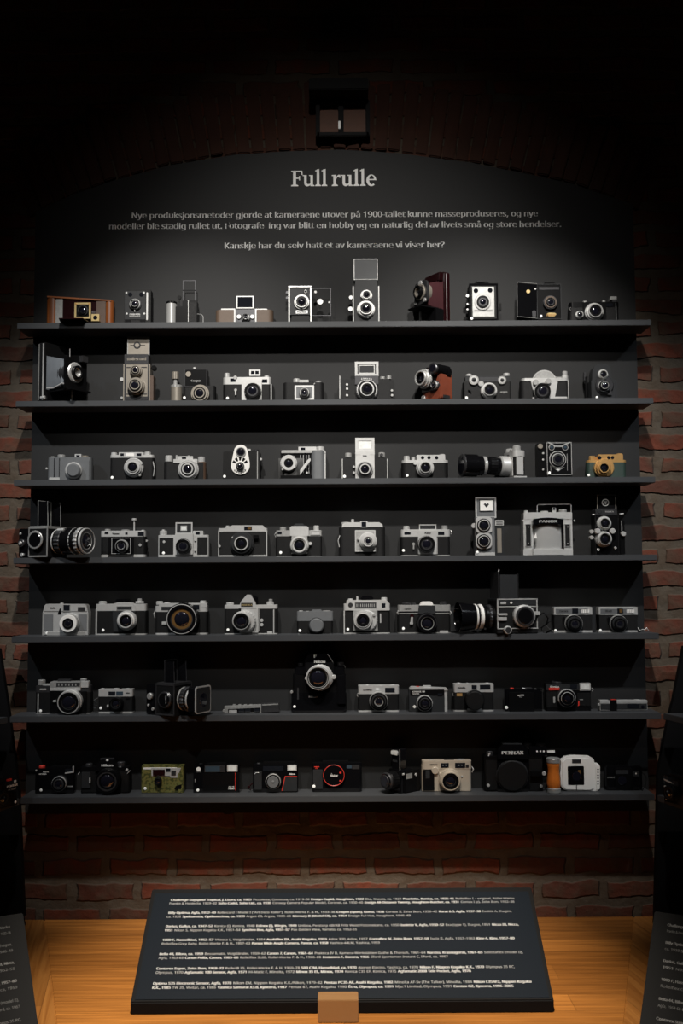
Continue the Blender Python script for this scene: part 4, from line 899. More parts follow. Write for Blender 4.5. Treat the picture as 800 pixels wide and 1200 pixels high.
# ---------------------------------------------------------------- fourth shelf
def hassel(k, w, dp, h, hood, knob=20, body='gls_blk', trim='slv', hoodh=70):
    """box-form reflex seen from its side wall at local x = -w/2 * side"""
    k.B('body', -w / 2, h, w / 2, None, 'lth', f=0, d=dp * .62, bv=1); k.B('film_magazine', -w / 2 + 2, h - 4, w / 2 - 2, None, body, f=-dp * .64, d=dp * .36, bv=3)
    k.B('top_frame', -w / 2 - 1, h + 2, w / 2 + 1, h - 6, trim, f=1, d=dp * .62, bv=.8)
    for sx in (-1, 1):
        x = sx * w / 2
        k.B('corner_edge', min(x, x + sx * 2), h, max(x, x + sx * 2), 2, trim, f=1.5, d=4); k.B('corner_edge', min(x, x + sx * 2), h, max(x, x + sx * 2), 2, trim, f=-dp * .6, d=3)
        k.B('base_edge', min(x, x + sx * 2), 6, max(x, x + sx * 2), 1, trim, f=1.5, d=dp * .62)
    hf, hm = hood
    k.B('hood', -w * .36, h + hoodh, w * .36, h, hm, f=hf - dp * .34, d=2.5, bv=.6)
    for sx in (-1, 1):
        x = sx * w * .36
        k.G('hood_wing', [(x - 1, h), (x + 1, h), (x + 1, h + hoodh * .96), (x - 1, h + hoodh * .96)], hm, f=hf, d=dp * .32)
        k.T('hood_edge', [(x, h, hf), (x, h + hoodh * .97, hf - 2)], 1.2, trim); k.T('hood_edge', [(x, h, hf - dp * .33), (x, h + hoodh, hf - dp * .34)], 1, trim)
    k.T('hood_edge', [(-w * .36, h + hoodh, hf - dp * .34), (w * .36, h + hoodh, hf - dp * .34)], 1, trim)

k = K('medium_format_camera', 'large black box-shaped camera with a long chrome-ringed lens, raised hood and round side knob', PX, 66, 3, yb=17, rot=68)
hassel(k, 76, 100, 84, (-8, 'gls_blk'), hoodh=72, trim='dslv')
CX(k, 'wind_crank', -34, 48, 25, -38, -48, 'blk', kn=.04); CX(k, 'crank_rim', -34, 48, 25.5, -46, -49, 'dslv', kn=.03); CX(k, 'crank_face', -34, 48, 21, -44, -50, 'gls_blk')
CX(k, 'magazine_knob', -86, 40, 11, -36, -43, 'gun', kn=.04); CX(k, 'magazine_stud', -86, 40, 5, -42, -46, 'slv'); CX(k, 'side_stud', -84, 8, 5, -36, -41, 'slv'); CX(k, 'side_stud', -92, 66, 3, -36, -39, 'slv')
tl = k.C('long_lens', 0, 44, 33, 0, 34, 'gls_blk')
for n, r, f0, f1, m, kn in (('lens_ring', 34.5, 6, 9, 'slv', .02), ('focus_ring', 36.5, 16, 34, 'gun', .07), ('lens_barrel', 36, 34, 72, 'gls_blk', 0), ('lens_ring', 36.5, 64, 68, 'slv', .02), ('lens_barrel', 35, 68, 80, 'blk', 0), ('focus_ring', 37, 80, 92, 'dslv', .07), ('lens_barrel', 36, 92, 98, 'gls_blk', 0)):
    k.C(n, 0, 44, r, f0, f1, m, kn=kn, p=tl)
k.L(0, 44, 35, 102, [(1, 'slv', 1), (.93, 'gun', .985), (.66, 'chr', .98), (.62, 'blk', .97), (.48, 'gls', .95)], n='front_bezel', f0=96, p=tl)
k.C('shutter_stud', -20, 74, 5, 20, 40, 'slv')

k = K('folding_camera', 'chrome camera with a tall thin plunger standing up from its top', A['4a'], 538, 3)
k.std(430, 640, 208, 236, 'slv', 'lth', 'slv', hb=9, d=32)
k.G('barn_door', [(466, 238), (584, 238), (584, 318), (466, 318)], 'blk', f=10, d=12)
k.B('door_frame', 478, 240, 576, 318, 'gls_blk', f=12, d=4, bv=1.2); k.frame('door_rim', 482, 241, 572, 316, 2, 'slv', f=12.4, d=1); k.L(526, 279, 36, 30, 'm')
k.N(450, 213, 468, 224); k.N(546, 216, 558, 226); k.N(606, 214, 634, 232); k.X('Vitessa', 502, 221, 9, 'blk', f=.8)
k.T('plunger_rod', [(589, 208, -14), (589, 158, -14)], 2.2, 'slv'); k.V('plunger_cap', 589, 150, 159, 11, 'slv', f=-14, kn=0)
k.V('rewind_dial', 465, 200, 210, 14, 'dslv'); k.V('exposure_dial', 548, 203, 210, 20, 'dslv'); k.V('speed_knob', 630, 204, 210, 8, 'slv')
k.C('self_release', 616, 275, 7, 0, 3, 'chr'); k.C('strap_stud', 646, 255, 5, -18, -8, 'slv')

k = K('reflex_camera', 'small chrome reflex camera with square raised hood, beside the plunger camera', PX, 214.5, 3)
k.B('body', 185, 627, 244.5, None, 'slv', d=28, pr=5, bv=1); k.B('grip_cover', 186.5, 630.5, 203, 650, 'lth', f=.8, d=2); k.B('grip_cover', 231, 629.5, 243, 650, 'lth', f=.8, d=2)
k.B('mirror_box', 205, 625, 226, 650, 'slv', f=8, d=12, bv=1); k.L(214, 640, 9.4, 26, 'k')
h = k.frame('hood', 205.5, 612, 225.5, 626, 1.6, 'slv', f=-4, d=3); k.B('hood_back', 207, 613.5, 224, 625, 'dgrey', f=-5.5, d=2, p=h); k.frame('sports_frame', 211.5, 616, 219, 622, 1, 'slv', f=-5, d=1, p=h); k.B('frame_glass', 212.5, 617, 218, 621, 'frost', f=-5, d=.8, p=h)
k.V('wind_knob', 191.5, 622, 627.5, 4.4, 'slv'); k.V('release_button', 191.5, 620.5, 622.5, 1.8, 'slv'); k.B('finder_housing', 226, 622, 238, 628, 'slv', f=-2, d=24); k.N(229, 623.5, 234, 626.5, f=-1.6); k.S(191.5, 648); k.C('sync_socket', 192, 635, 1.6, 0, 3, 'slv')
k.C('lens_release', 228.5, 633, 1.2, 0, 4, 'slv'); k.C('lens_release', 228.5, 645, 1.2, 0, 4, 'slv')

k = K('compact_camera', 'grey leather camera with curved chrome top and wide dark-ringed lens on the fourth shelf', A['4b'], 338, 3)
k.std(222, 452, 196, 214, 'slv', 'dlth', 'chr', hb=6, pr=6); k.G('top_hood', [(244, 212), (252, 194), (290, 182), (430, 182), (440, 190), (440, 212)], 'slv', f=1, d=26)
k.N(344, 187, 380, 205, f=1.6); k.B('finder_panel', 360, 190, 376, 202, 'amb', f=2, d=1); k.L(330, 267, 57, 28, [(1, 'gun', .35), (.94, 'dgrey*', .5), (.84, 'dgrey', .7), (.68, 'gun', .8), (.58, 'slv', 1.), (.48, 'blk', .92), (.28, 'gls', .85)])
k.B('focus_tab', 386, 228, 412, 246, 'blk', f=12, d=5); k.V('release_button', 266, 184, 196, 8, 'slv'); k.C('side_stud', 228, 280, 6, 0, 4, 'slv'); k.C('lens_stud', 290, 240, 5, 4, 14, 'slv')
for x in (222, 447): k.B('edge_strip', x, 206, x + 5, None, 'slv', f=.8, d=2)

k = K('reflex_camera', 'chrome reflex camera with squared prism housing and milled lens on the fourth shelf', A['4b'], 600, 3)
k.std(492, 708, 206, 234, 'dslv', 'lth', 'slv', hb=2.4, pr=6); k.G('prism_housing', [(558, 232), (558, 192), (566, 186), (638, 186), (646, 192), (646, 232)], 'slv', f=6, d=34); k.G('prism_top', [(572, 188), (584, 174), (620, 174), (632, 188)], 'dgrey', f=-2, d=24)
k.V('wind_knob', 526, 192, 208, 15, 'dslv'); k.V('rewind_knob', 682, 184, 206, 13, 'slv'); k.B('meter_housing', 654, 206, 702, 230, 'slv', f=1.5, d=20); k.frame('meter_rim', 656, 208, 700, 228, 3, 'dslv', f=2, d=1); k.N(500, 212, 520, 224)
k.B('lens_mount', 566, 230, 640, 316, 'dslv', f=6, d=10, bv=1); k.L(602, 275, 45, 30, [(1, 'dslv', .4), (.94, 'slv*', .8), (.8, 'chr', 1.), (.7, 'slv', .9), (.58, 'blk', .85), (.42, 'gls', .75)])
k.S(515, 310); k.C('lens_stud', 654, 268, 8, 2, 10, 'slv'); k.T('strap_lug', [(494, 216, -4), (486, 226, -2), (492, 238, -4)], 1, 'slv')

k = K('compact_camera', 'black rounded camera with a square silver front plate and off-centre silver lens', A['4c'], 178, 3)
k.B('body', 68, 190, 286, None, 'dlth', d=34, pr=14, bv=1.2); k.G('top_plate', [(82, 194), (84, 176), (108, 168), (256, 168), (272, 178), (274, 194)], 'slv', f=-2, d=28)
k.B('front_plate', 143, 205, 240, 306, 'slv', f=6, d=8, bv=.6); k.B('plate_border', 148, 210, 234, 300, 'dslv', f=6.4, d=1)
k.B('finder', 168, 162, 202, 194, 'slv', f=0, d=22); k.N(174, 166, 196, 188, f=.8); k.V('wind_knob', 98, 168, 178, 18, 'chr'); k.V('release_button', 132, 154, 170, 7, 'slv')
k.L(205, 256, 43, 30, [(1, 'slv', .3), (.92, 'slv', .6), (.80, 'slv*', .8), (.62, 'slv', 1.), (.46, 'blk', .95), (.40, 'slv', .9), (.3, 'gls', .85)]); k.C('lens_lever', 158, 246, 5, 6, 14, 'chr'); k.T('strap_lug', [(72, 230, -4), (64, 255, -2), (70, 284, -4)], 1.3, 'slv')

k = K('rangefinder_camera', 'chrome-topped black leather camera with an open wire flap on top, beside the off-centre silver lens', A['4c'], 475, 3)
k.std(358, 590, 202, 236, 'slv', 'lth', 'slv', hb=3); k.G('lens_block', [(440, 206), (526, 206), (526, 318), (440, 318)], 'slv', f=4, d=8); k.X('Kiev', 484, 218, 14, 'dgrey', f=4.4)
fl2 = k.frame('meter_flap', 444, 178, 524, 204, 4, 'slv', f=-6, d=2); k.B('flap_back', 448, 182, 520, 203, 'dgrey', f=-7, d=1, p=fl2)
k.N(374, 214, 404, 226); k.N(532, 212, 562, 228); k.V('speed_dial', 384, 186, 203, 15, 'slv'); k.V('rewind_knob', 562, 184, 203, 15, 'dslv'); k.T('strap_lug', [(590, 206, -4), (598, 212, -2), (592, 224, -4)], 1, 'slv')
k.L(480, 270, 41, 26, 'k'); k.C('timer_hub', 418, 270, 7, 0, 4, 'dslv'); k.T('self_timer', [(418, 270, 3), (418, 294, 4)], 2.4, 'dslv'); k.S(370, 300)
for x in (438, 526): k.B('side_trim', x, 238, x + 5, 318, 'chr', f=4.5, d=4)

k = K('twin_lens_camera', 'pale grey twin-lens camera with white screen badge in its raised hood', PX, 573, 3, yb=14)
k.B('body', 556.5, 606, 580, None, 'grey', d=44, bv=.8); k.B('side_body', 579.5, 609, 590.5, None, 'dgrey', f=-8, d=32, bv=1); k.B('side_panel_cover', 582, 619, 588, 648, 'nkl', f=-7.4, d=2)
h = k.B('hood', 557.5, 583, 580.5, 608, 'grey', f=-26, d=3); k.frame('hood_rim', 557, 582.5, 581, 607, 1.6, 'slv', f=-25, d=2, p=h); k.B('hood_badge', 562, 585.5, 577.5, 599, 'wht', f=-24.6, d=1, p=h); k.frame('badge_rim', 561.5, 585, 578, 599.5, 1, 'dgrey', f=-24.2, d=1, p=h)
k.G('badge_mark', [(566.5, 591), (568, 589.5), (569.8, 591), (571.6, 589.5), (573, 591), (569.8, 595)], 'dgrey', f=-24.2, d=.6); k.B('meter_top', 580, 609.5, 590, 616, 'slv', f=-5, d=20)
for i in range(3): k.B('meter_rib', 581, 611 + i * 1.6, 589, 611.8 + i * 1.6, 'dgrey', f=-4.6, d=1)
for y, n in ((615, 'viewing_lens'), (633.5, 'taking_lens')):
    k.B('lens_hood', 557.5, y - 9, 576.5, y + 9.5, 'slv', f=9, d=12, bv=.8, fr=8 if y < 620 else 14); k.L(567, y + .5, 8.0, 15, [(1, 'blk', .8), (.84, 'slv', .9), (.72, 'blk', 1.), (.55, 'gls', .8)], n=n)
k.C('side_knob', 555, 616, 3, -20, -8, 'slv', kn=.05); k.B('base_plate', 556.5, 647.5, 580, None, 'slv', f=1.5, d=8); k.S(559, 647, 3)

k = K('panorama_camera', 'silver panorama camera with a big shiny drum front and wire frame finder', A['4d'], 290, 3, yb=44)
k.B('body', 172, 150, 405, None, 'slv', d=44, bv=1.2)
k.B('drum_recess', 218, 150, 364, 298, 'blk', f=1, d=4)
c0 = k.P(288, 290, 0); R = 66 * k.u(0); z0, z1 = k.P(0, 302, 10).z, k.P(0, 158, 10).z
bm = bmesh.new(); prism([(c0.x + R * math.cos(t), .004 - R * .42 * math.sin(t), z0) for t in [PI * i / 24 for i in range(25)]], (0, 0, z1 - z0), .0004, bm); link('drum', bm, 'chr', k.rt)
k.G('name_arc', [(218, 182)] + [(288 + 72 * math.cos(t), 160 - 14 * math.sin(t)) for t in (3.1, 2.6, 2.1, 1.57, 1.0, .5, .05)] + [(362, 182), (330, 176), (288, 174), (246, 176)], 'gls_blk', f=20, d=20); k.X('PANOX', 288, 163, 15, 'slv', f=20.6, bold=.05, w=84)
k.B('top_plate', 174, 122, 402, 156, 'slv', d=44, bv=1.5, f=1)
for x in (184, 368): k.B('side_grip', x, 178, x + 24, 280, 'lth', f=2, d=4); k.frame('grip_rim', x - 2, 176, x + 26, 282, 2, 'chr', f=2.6, d=3)
for x in (196, 380): k.C('grip_screw', x, 190, 3, 1, 3, 'chr'); k.C('grip_screw', x, 268, 3, 1, 3, 'chr')
k.B('base_plate', 218, 292, 364, None, 'slv', f=18, d=20, bv=1.5); k.B('base_rim', 172, 296, 405, None, 'slv', f=2, d=46)
k.T('wire_finder', [(237, 122, -6), (237, 90, -6), (242, 85, -6), (390, 83, -6), (396, 88, -6), (396, 122, -6)], 1.5, 'chr')
k.V('wind_knob', 184, 114, 124, 10, 'slv'); k.V('speed_dial', 356, 108, 124, 18, 'dslv'); k.V('counter_dial', 270, 116, 124, 18, 'slv'); k.B('release_post', 308, 98, 326, 124, 'slv', f=-8, d=10, fr=4); k.C('finder_eye', 317, 104, 6, -9, -6, 'gun')
k.G('pointer', [(218, 244), (232, 218), (236, 244)], 'wht', f=22, d=3)
for x in (166, 408): k.T('strap_lug', [(x, 158, -8), (x + (8 if x < 200 else 6), 164, -8)], 2.4, 'slv')

k = K('twin_lens_camera', 'black twin-lens camera with a round crest on its black hood, last on the fourth shelf', A['4d'], 560, 3, yb=10)
h = tlr(k, 508, 622, 40, 110, 520, 604, 130, 'blk', 'blk', (556, 172, 35, 20), (556, 246, 38, 26), edge='gun', lens=('c', [(1, 'slv', .5), (.92, 'slv*', .8), (.76, 'chr', 1.), (.66, 'blk', .9), (.42, 'gls', .8)]))
k.frame('hood_rim', 518, 38, 606, 112, 4, 'nkl', f=-39, d=2); k.C('hood_crest', 557, 76, 17, -41, -38, 'wht'); k.C('crest_field', 557, 76, 14, -41, -37.5, 'gun'); k.X('Y', 557, 76, 18, 'wht', f=-37.2, bold=.06)
k.B('name_plate', 510, 104, 612, 134, 'gun', f=1, d=40, bv=.8); k.X('YASHICA', 575, 118, 9, 'slv', f=1.5); k.C('name_badge', 530, 118, 11, 0, 2.5, 'dgrey')
for x in (521, 592): k.C('exposure_wheel', x, 209, 13, 8, 22, 'slv', kn=.04)
for y in (212, 240): k.C('side_knob', 493, y, 10, -24, -10, 'slv', kn=.06)
k.B('side_cover', 622, 160, 650, None, 'blk', f=-8, d=32, bv=1.5); k.C('focus_knob', 642, 222, 12, -9, 0, 'slv', kn=.06); k.B('side_trim', 630, 160, 636, 210, 'dslv', f=-7, d=2); k.T('strap_lug', [(622, 130, -12), (642, 128, -12)], 2.2, 'slv'); k.T('strap_lug', [(508, 132, -12), (494, 134, -12)], 2.2, 'slv'); k.S(524, 296, 7); k.C('sync_socket', 604, 288, 6, 6, 10, 'slv')

# ---------------------------------------------------------------- fifth shelf
k = K('compact_camera', 'pale grey and silver trapezoid camera with a white-ringed lens, first on the fifth shelf', A['5a'], 226, 4)
k.G('body', [(130, 196), (324, 196), (332, 230), (330, 336), (122, 336), (120, 230)], 'slv', d=34); k.G('top_plate', [(126, 226), (134, 192), (320, 192), (328, 226)], 'slv', f=1.5, d=34)
k.B('grip_cover', 126, 240, 168, 318, 'glth', f=1, d=2); k.B('grip_cover', 286, 240, 326, 318, 'glth', f=1, d=2)
k.N(218, 196, 246, 224, f=2.4); k.frame('finder_rim', 214, 193, 250, 226, 3, 'chr', f=2.6, d=2); k.N(284, 206, 318, 224, m='gun', f=2, n='meter_window'); k.X('Bella', 168, 210, 10, 'blk', f=1.8); k.G('letter_badge', [(190, 238), (200, 212), (206, 212), (206, 238)], 'blk', f=2, d=1)
k.L(237, 283, 47, 26, [(1, 'slv', .3), (.94, 'dslv*', .6), (.86, 'wht', .9), (.54, 'blk', 1.), (.4, 'gun', .95), (.3, 'gls', .9)]); k.V('release_button', 210, 186, 194, 8, 'slv')
k.B('base_plate', 140, 322, 318, None, 'chr', f=3, d=8); k.S(140, 328, 2)
for x in (119, 328): k.B('edge_strip', x, 232, x + 5, None, 'chr', f=.8, d=3)

k = K('reflex_camera', 'black and chrome reflex camera with meter window on its prism, second on fifth shelf', A['5a'], 484, 4)
k.std(368, 604, 192, 224, 'slv', 'lth', 'slv', hb=4, pr=7); k.G('prism_housing', [(440, 224), (452, 190), (470, 184), (528, 184), (546, 192), (556, 224)], 'slv', f=5, d=32)
k.B('prism_top', 462, 168, 522, 188, 'gls_blk', f=-4, d=26, bv=2); k.N(468, 204, 536, 218, m='dgrey', f=5.6, n='meter_window'); k.frame('meter_rim', 465, 201, 539, 221, 2, 'chr', f=6, d=1)
k.V('wind_knob', 402, 178, 194, 18, 'slv'); k.V('rewind_knob', 575, 178, 188, 20, 'slv'); k.V('knob_cap', 575, 166, 179, 10, 'chr'); k.G('front_panel', [(446, 224), (554, 224), (548, 322), (452, 322)], 'dgrey', f=4, d=6)
k.L(508, 270, 46, 28, [(1, 'slv', .5), (.94, 'slv*', .7), (.84, 'wht', .85), (.76, 'slv', 1.), (.62, 'blk', .95), (.46, 'gls', .8)]); k.S(403, 314); k.B('edge_strip', 368, 214, 374, None, 'slv', f=.6, d=2)

k = K('rangefinder_camera', 'chrome-topped camera with a huge black lens reflecting amber inside', PX, 212, 4)
k.std(181.5, 243, 710, 717, 'slv', 'lth', 'slv', hb=5, pr=8); k.B('finder_housing', 186, 707, 242.5, 712, 'slv', f=.5, d=28, bv=.8)
k.N(189, 711, 204, 715, m='dgrey', f=1, n='meter_window'); k.N(226, 708.5, 233.5, 715, f=1); k.frame('finder_rim', 225, 708, 234.5, 715.5, .8, 'chr', f=1.2, d=1); k.N(212, 709, 218, 713, f=1)
k.L(212.5, 725.6, 19.8, 44, [(1, 'blk*', .5), (.97, 'gls_blk', .95), (.92, 'slv', 1.), (.88, 'gls_blk', .98), (.70, 'gun', .92), (.64, 'amb', .88), (.46, 'gls', .84)])  # amber reflections put into the colour of an inner ring
k.V('wind_knob', 187, 704.5, 708.5, 4, 'slv'); k.V('rewind_knob', 238, 703.8, 708, 3.6, 'slv'); k.V('speed_dial', 196, 705.5, 708.5, 3.4, 'slv'); k.B('lens_lock', 189.5, 728.5, 198, 732, 'slv', f=4, d=4); k.T('strap_lug', [(182, 715, -4), (180, 719, -2), (181.5, 724, -4)], 1.3, 'slv')

k = K('reflex_camera', 'chrome reflex camera with a sharply pointed white prism on the fifth shelf', A['5b'], 335, 4)
k.std(210, 460, 196, 214, 'slv', 'lth', 'slv', hb=3, pr=7); k.G('prism_housing', [(276, 212), (290, 178), (316, 148), (334, 148), (356, 184), (362, 212)], 'slv', f=5, d=36)
k.B('prism_rear', 300, 152, 368, 196, 'gls_blk', f=-8, d=24, bv=4); k.N(289, 186, 343, 204, f=5.6, m='gun', n='name_window'); k.X('PRAKTICA', 316, 195, 10, 'brs', f=6.8)
k.G('front_panel', [(290, 212), (368, 212), (370, 326), (282, 326)], 'slv', f=4, d=6); k.L(290, 272, 46, 34, [(1, 'slv', .4), (.96, 'slv*', .7), (.88, 'chr', 1.), (.80, 'blk', .98), (.58, 'gun', .9), (.5, 'gls', .8)]); k.C('lens_grip', 306, 274, 52, 4, 18, 'slv', kn=.05)
k.V('wind_knob', 238, 184, 198, 18, 'slv'); k.V('rewind_knob', 426, 180, 198, 17, 'slv'); k.V('knob_cap', 428, 168, 181, 9, 'dslv')
for y in (268, 289): k.C('sync_socket', 386, y, 8, 0, 3, 'slv')
k.B('side_strip', 440, 216, 445, None, 'slv', f=.8, d=2); k.B('base_foot', 412, 320, 436, None, 'slv', f=4, d=8); k.S(228, 312); k.B('edge_strip', 370, 214, 374, 320, 'chr', f=.8, d=2)

k = K('compact_camera', 'tiny grey camera with its round lens cap on, between two large chrome reflexes', A['5b'], 636, 4)
k.B('body', 552, 270, 718, None, 'lth', d=28, pr=6, bv=.8); k.B('top_plate', 550, 226, 721, 272, 'grey', f=1, d=30, pr=6, bv=1); k.B('base_plate', 552, 0, 718, 0, 'grey', d=29, pr=6, z=(0, 3), bv=.4)
k.C('lens_barrel', 642, 292, 37, 0, 12, 'dgrey'); k.C('lens_cap', 643, 292, 33, 11, 18, 'grey', ch=.2)
k.V('wind_knob', 570, 222, 228, 10, 'slv'); k.V('speed_dial', 600, 224, 228, 8, 'slv'); k.V('rewind_knob', 690, 222, 228, 20, 'dslv'); k.B('prism_top', 620, 218, 668, 230, 'grey', f=-4, d=20, bv=2); k.S(565, 316)

k = K('reflex_camera', 'chrome reflex camera with a wide ribbed meter panel above its lens', A['5c'], 160, 4)
k.std(50, 268, 190, 222, 'slv', 'lth', 'slv', hb=3, pr=7); k.G('prism_housing', [(60, 222), (64, 174), (250, 172), (262, 184), (264, 222)], 'slv', f=3, d=34); k.B('prism_top', 130, 155, 190, 176, 'gls_blk', f=-6, d=24, bv=4)
k.N(104, 184, 202, 210, m='gun', f=3.6, n='meter_window')
for i in range(10): k.B('meter_rib', 110 + i * 9, 190, 114 + i * 9, 205, 'slv', f=3.9, d=1)
k.frame('meter_rim', 102, 182, 204, 212, 2.4, 'chr', f=4.2, d=1); k.C('finder_eye', 82, 196, 11, 2, 4.5, 'gun'); k.N(228, 188, 246, 208, f=3.6)
k.G('front_panel', [(96, 222), (208, 222), (210, 316), (94, 316)], 'dslv', f=5, d=6)
k.L(141, 268, 46, 30, [(1, 'dslv*', .6), (.92, 'slv', .9), (.74, 'chr', 1.), (.66, 'blk', .92), (.4, 'gls', .75)]); k.C('lens_grip', 160, 270, 50, 3, 14, 'slv', kn=.05); k.C('lens_stud', 192, 242, 7, 6, 18, 'chr')
k.V('release_button', 114, 156, 174, 5, 'slv'); k.V('rewind_knob', 240, 160, 174, 14, 'slv'); k.V('wind_knob', 82, 166, 176, 12, 'slv'); k.S(70, 310); k.B('grip_strip', 220, 236, 226, 280, 'slv', f=.8, d=2); k.B('edge_strip', 50, 222, 56, None, 'slv', f=.6, d=2)

k = K('reflex_camera', 'dark reflex camera with a bright white prism front, beside the white-ringed sideways lens', A['5c'], 428, 4)
k.std(304, 552, 196, 238, 'dslv', 'lth', 'dslv', hb=3, pr=7); k.G('prism_housing', [(406, 198), (418, 180), (462, 180), (474, 198)], 'wht', f=4, d=30); k.G('prism_base', [(398, 238), (402, 198), (478, 198), (482, 238)], 'dgrey', f=3, d=30)
k.V('wind_knob', 345, 184, 198, 22, 'gun'); k.V('speed_dial', 376, 186, 198, 12, 'gun'); k.V('rewind_knob', 518, 180, 198, 18, 'gun'); k.X('Canon', 350, 214, 9, 'blk', f=.7); k.B('top_trim', 308, 226, 548, 232, 'blk', f=.6, d=2)
k.L(443, 282, 50, 34, [(1, 'blk*', .5), (.96, 'blk', .7), (.9, 'gun', .9), (.84, 'gls_blk', 1.), (.62, 'slv', .97), (.58, 'gls_blk', .9), (.48, 'gls', .75)])
k.C('timer_hub', 370, 248, 9, 0, 5, 'dred'); k.T('self_timer', [(370, 252, 4), (368, 286, 5)], 3.6, 'slv'); k.C('timer_tip', 368, 282, 8, 2, 7, 'slv'); k.S(330, 306); k.B('base_foot', 500, 316, 540, None, 'slv', f=1.5, d=6)
for x in (306, 548): k.T('strap_lug', [(x, 222, -4), (x + (-6 if x < 400 else 6), 232, -2), (x, 242, -4)], 1.2, 'slv')

k = K('medium_format_camera', 'large box-shaped camera turned sideways with two white lens rings and a round chrome-edged knob', PX, 577, 4, yb=30, rot=-80)
w, dp, h = 78, 116, 92
k.B('body', -w / 2, h, w / 2, None, 'dlth', f=0, d=dp, bv=2, fr=4)
k.B('top_band', -w / 2, h + 3, w / 2 + 1, h - 16, 'dgrey', f=0, d=dp, bv=2)
for z0, z1 in ((h + 3, h), (h - 17, h - 20), (16, 13)): k.B('side_trim', w / 2, z0, w / 2 + 2, z1, 'slv', f=0, d=dp)
k.B('side_trim', w / 2, h, w / 2 + 2, 14, 'slv', f=0, d=4); k.B('side_trim', w / 2, h, w / 2 + 2, 14, 'slv', f=-dp + 4, d=3)
CX(k, 'focus_knob', -74, 48, 31, 38, 54, 'slv', kn=.03); CX(k, 'knob_ring', -74, 48, 26, 52, 57, 'gun'); CX(k, 'knob_face', -74, 48, 21, 54, 59, 'gls_blk'); CX(k, 'tripod_knob', -28, 11, 11, 38, 48, 'slv', kn=.04); CX(k, 'knob_face', -28, 11, 8, 47, 49, 'gun')
k.B('crank_arm', 42, 60, 52, 50, 'slv', f=-98, d=20); k.B('lens_latch', 38, 56, 44, 50, 'slv', f=-2, d=26); k.B('lens_latch', 38, 46, 44, 36, 'slv', f=-2, d=24)
k.B('name_badge', 39, 87, 41.6, 80, 'slv', f=-10, d=16); CX(k, 'badge_stud', -40, 84, 3.4, 39, 42, 'wht')
k.B('hood', -34, 164, 34, h, 'lth', f=-62, d=3); k.B('hood_wing', 30, 160, 34, h, 'dgrey', f=-12, d=50); k.B('hood_wing', -34, 160, -30, h, 'dgrey', f=-12, d=50); k.B('hood_front', -34, 168, 34, h, 'gun', f=-7, d=3); k.T('hood_latch', [(34, 168, -8), (34, 174, -10)], 2, 'slv')
tl = k.C('lens', 0, 46, 30, 0, 28, 'blk')
for n, r, f0, f1, m, kn in (('lens_ring', 33, 8, 18, 'gun', .05), ('lens_ring', 34, 32, 44, 'wht', .02), ('lens_barrel', 32, 28, 54, 'blk', 0), ('lens_ring', 35, 48, 53, 'wht', .02)): k.C(n, 0, 46, r, f0, f1, m, kn=kn, p=tl)
bm, _ = lathe([(.034, .053), (.041, .098), (.039, .098), (.032, .056), (.034, .053)], c=(0, 0, .046), n=48); link('lens_hood', bm, 'gls_blk', k.rt)
k.C('front_glass', 0, 46, 24, 52, 58, 'gls', p=tl)
st = tag(link('neck_strap', tubebm([W(x, y, yy) for x, y, yy in ((630, 722, .03), (637, 718, .02), (642, 724, .02), (640, 733, .03), (645, 738, .02), (638, 743, .04), (634, 736, .05), (641, 730, .04), (646, 727, .05), (647, 738, .05), (640, 742, .06))], .0022), 'lth'), 'dark coiled neck strap lying beside the sideways camera with white lens rings', 'strap')

def cartridge(label, x0, x1, lx, txt1, amb, rot=None):
    k = K('compact_camera', label, A['5d'], (x0 + x1) / 2, 4)
    k.B('body', x0, 240, x1, None, 'dlth', d=30, bv=.8); k.B('top_plate', x0 - 2, 206, x1, 242, 'slv', f=1, d=32, bv=.8); k.B('top_panel', x0 + 6, 214, x1 - 20, 236, 'grey', f=1.4, d=1)
    k.B('right_band', x1 - 4, 206, x1 + 16, None, 'dgrey', f=-4, d=26, bv=1); k.B('base_plate', x0 - 2, 316, x1, None, 'slv', f=.8, d=30)
    k.N(lx - 14, 212, lx + 14, 236, f=2); k.B('finder_mirror', lx - 4, 216, lx + 10, 232, amb, f=2.6, d=1); k.X(txt1, x0 + 44, 224, 11, 'dgrey', f=1.8); k.B('light_cell', lx + 30, 217, lx + 66, 233, 'wht', f=1.8, d=1)
    for i in range(4): k.B('cell_rib', lx + 34 + i * 8, 218, lx + 36 + i * 8, 232, 'dgrey', f=2.1, d=1)
    k.L(lx, 285, 43, 24, [(1, 'dslv', .4), (.94, 'blk*', .6), (.8, 'dgrey', .8), (.66, 'blk', 1.), (.48, 'gun', .95), (.34, 'gls', .85)])
    k.B('release_lever', x0 + 40, 252, x0 + 52, 284, 'blk', f=3, d=4, fr=3); k.S(x0 + 6, 315, 1.4); return k
cartridge('silver-topped grey box-shaped compact beside the coiled strap on the fifth shelf', 317, 495, 415, 'Dacora', 'win')
k = cartridge('silver-topped grey box-shaped compact with an amber window, last on the fifth shelf', 527, 708, 626, 'Ilford', 'amb')
k.T('wrist_cord', [(708, 300, -6), (718, 316, 2), (730, 310, 4), (742, 312, 4), (750, 302, 2), (760, 318, 4)], 1.1, 'slv')

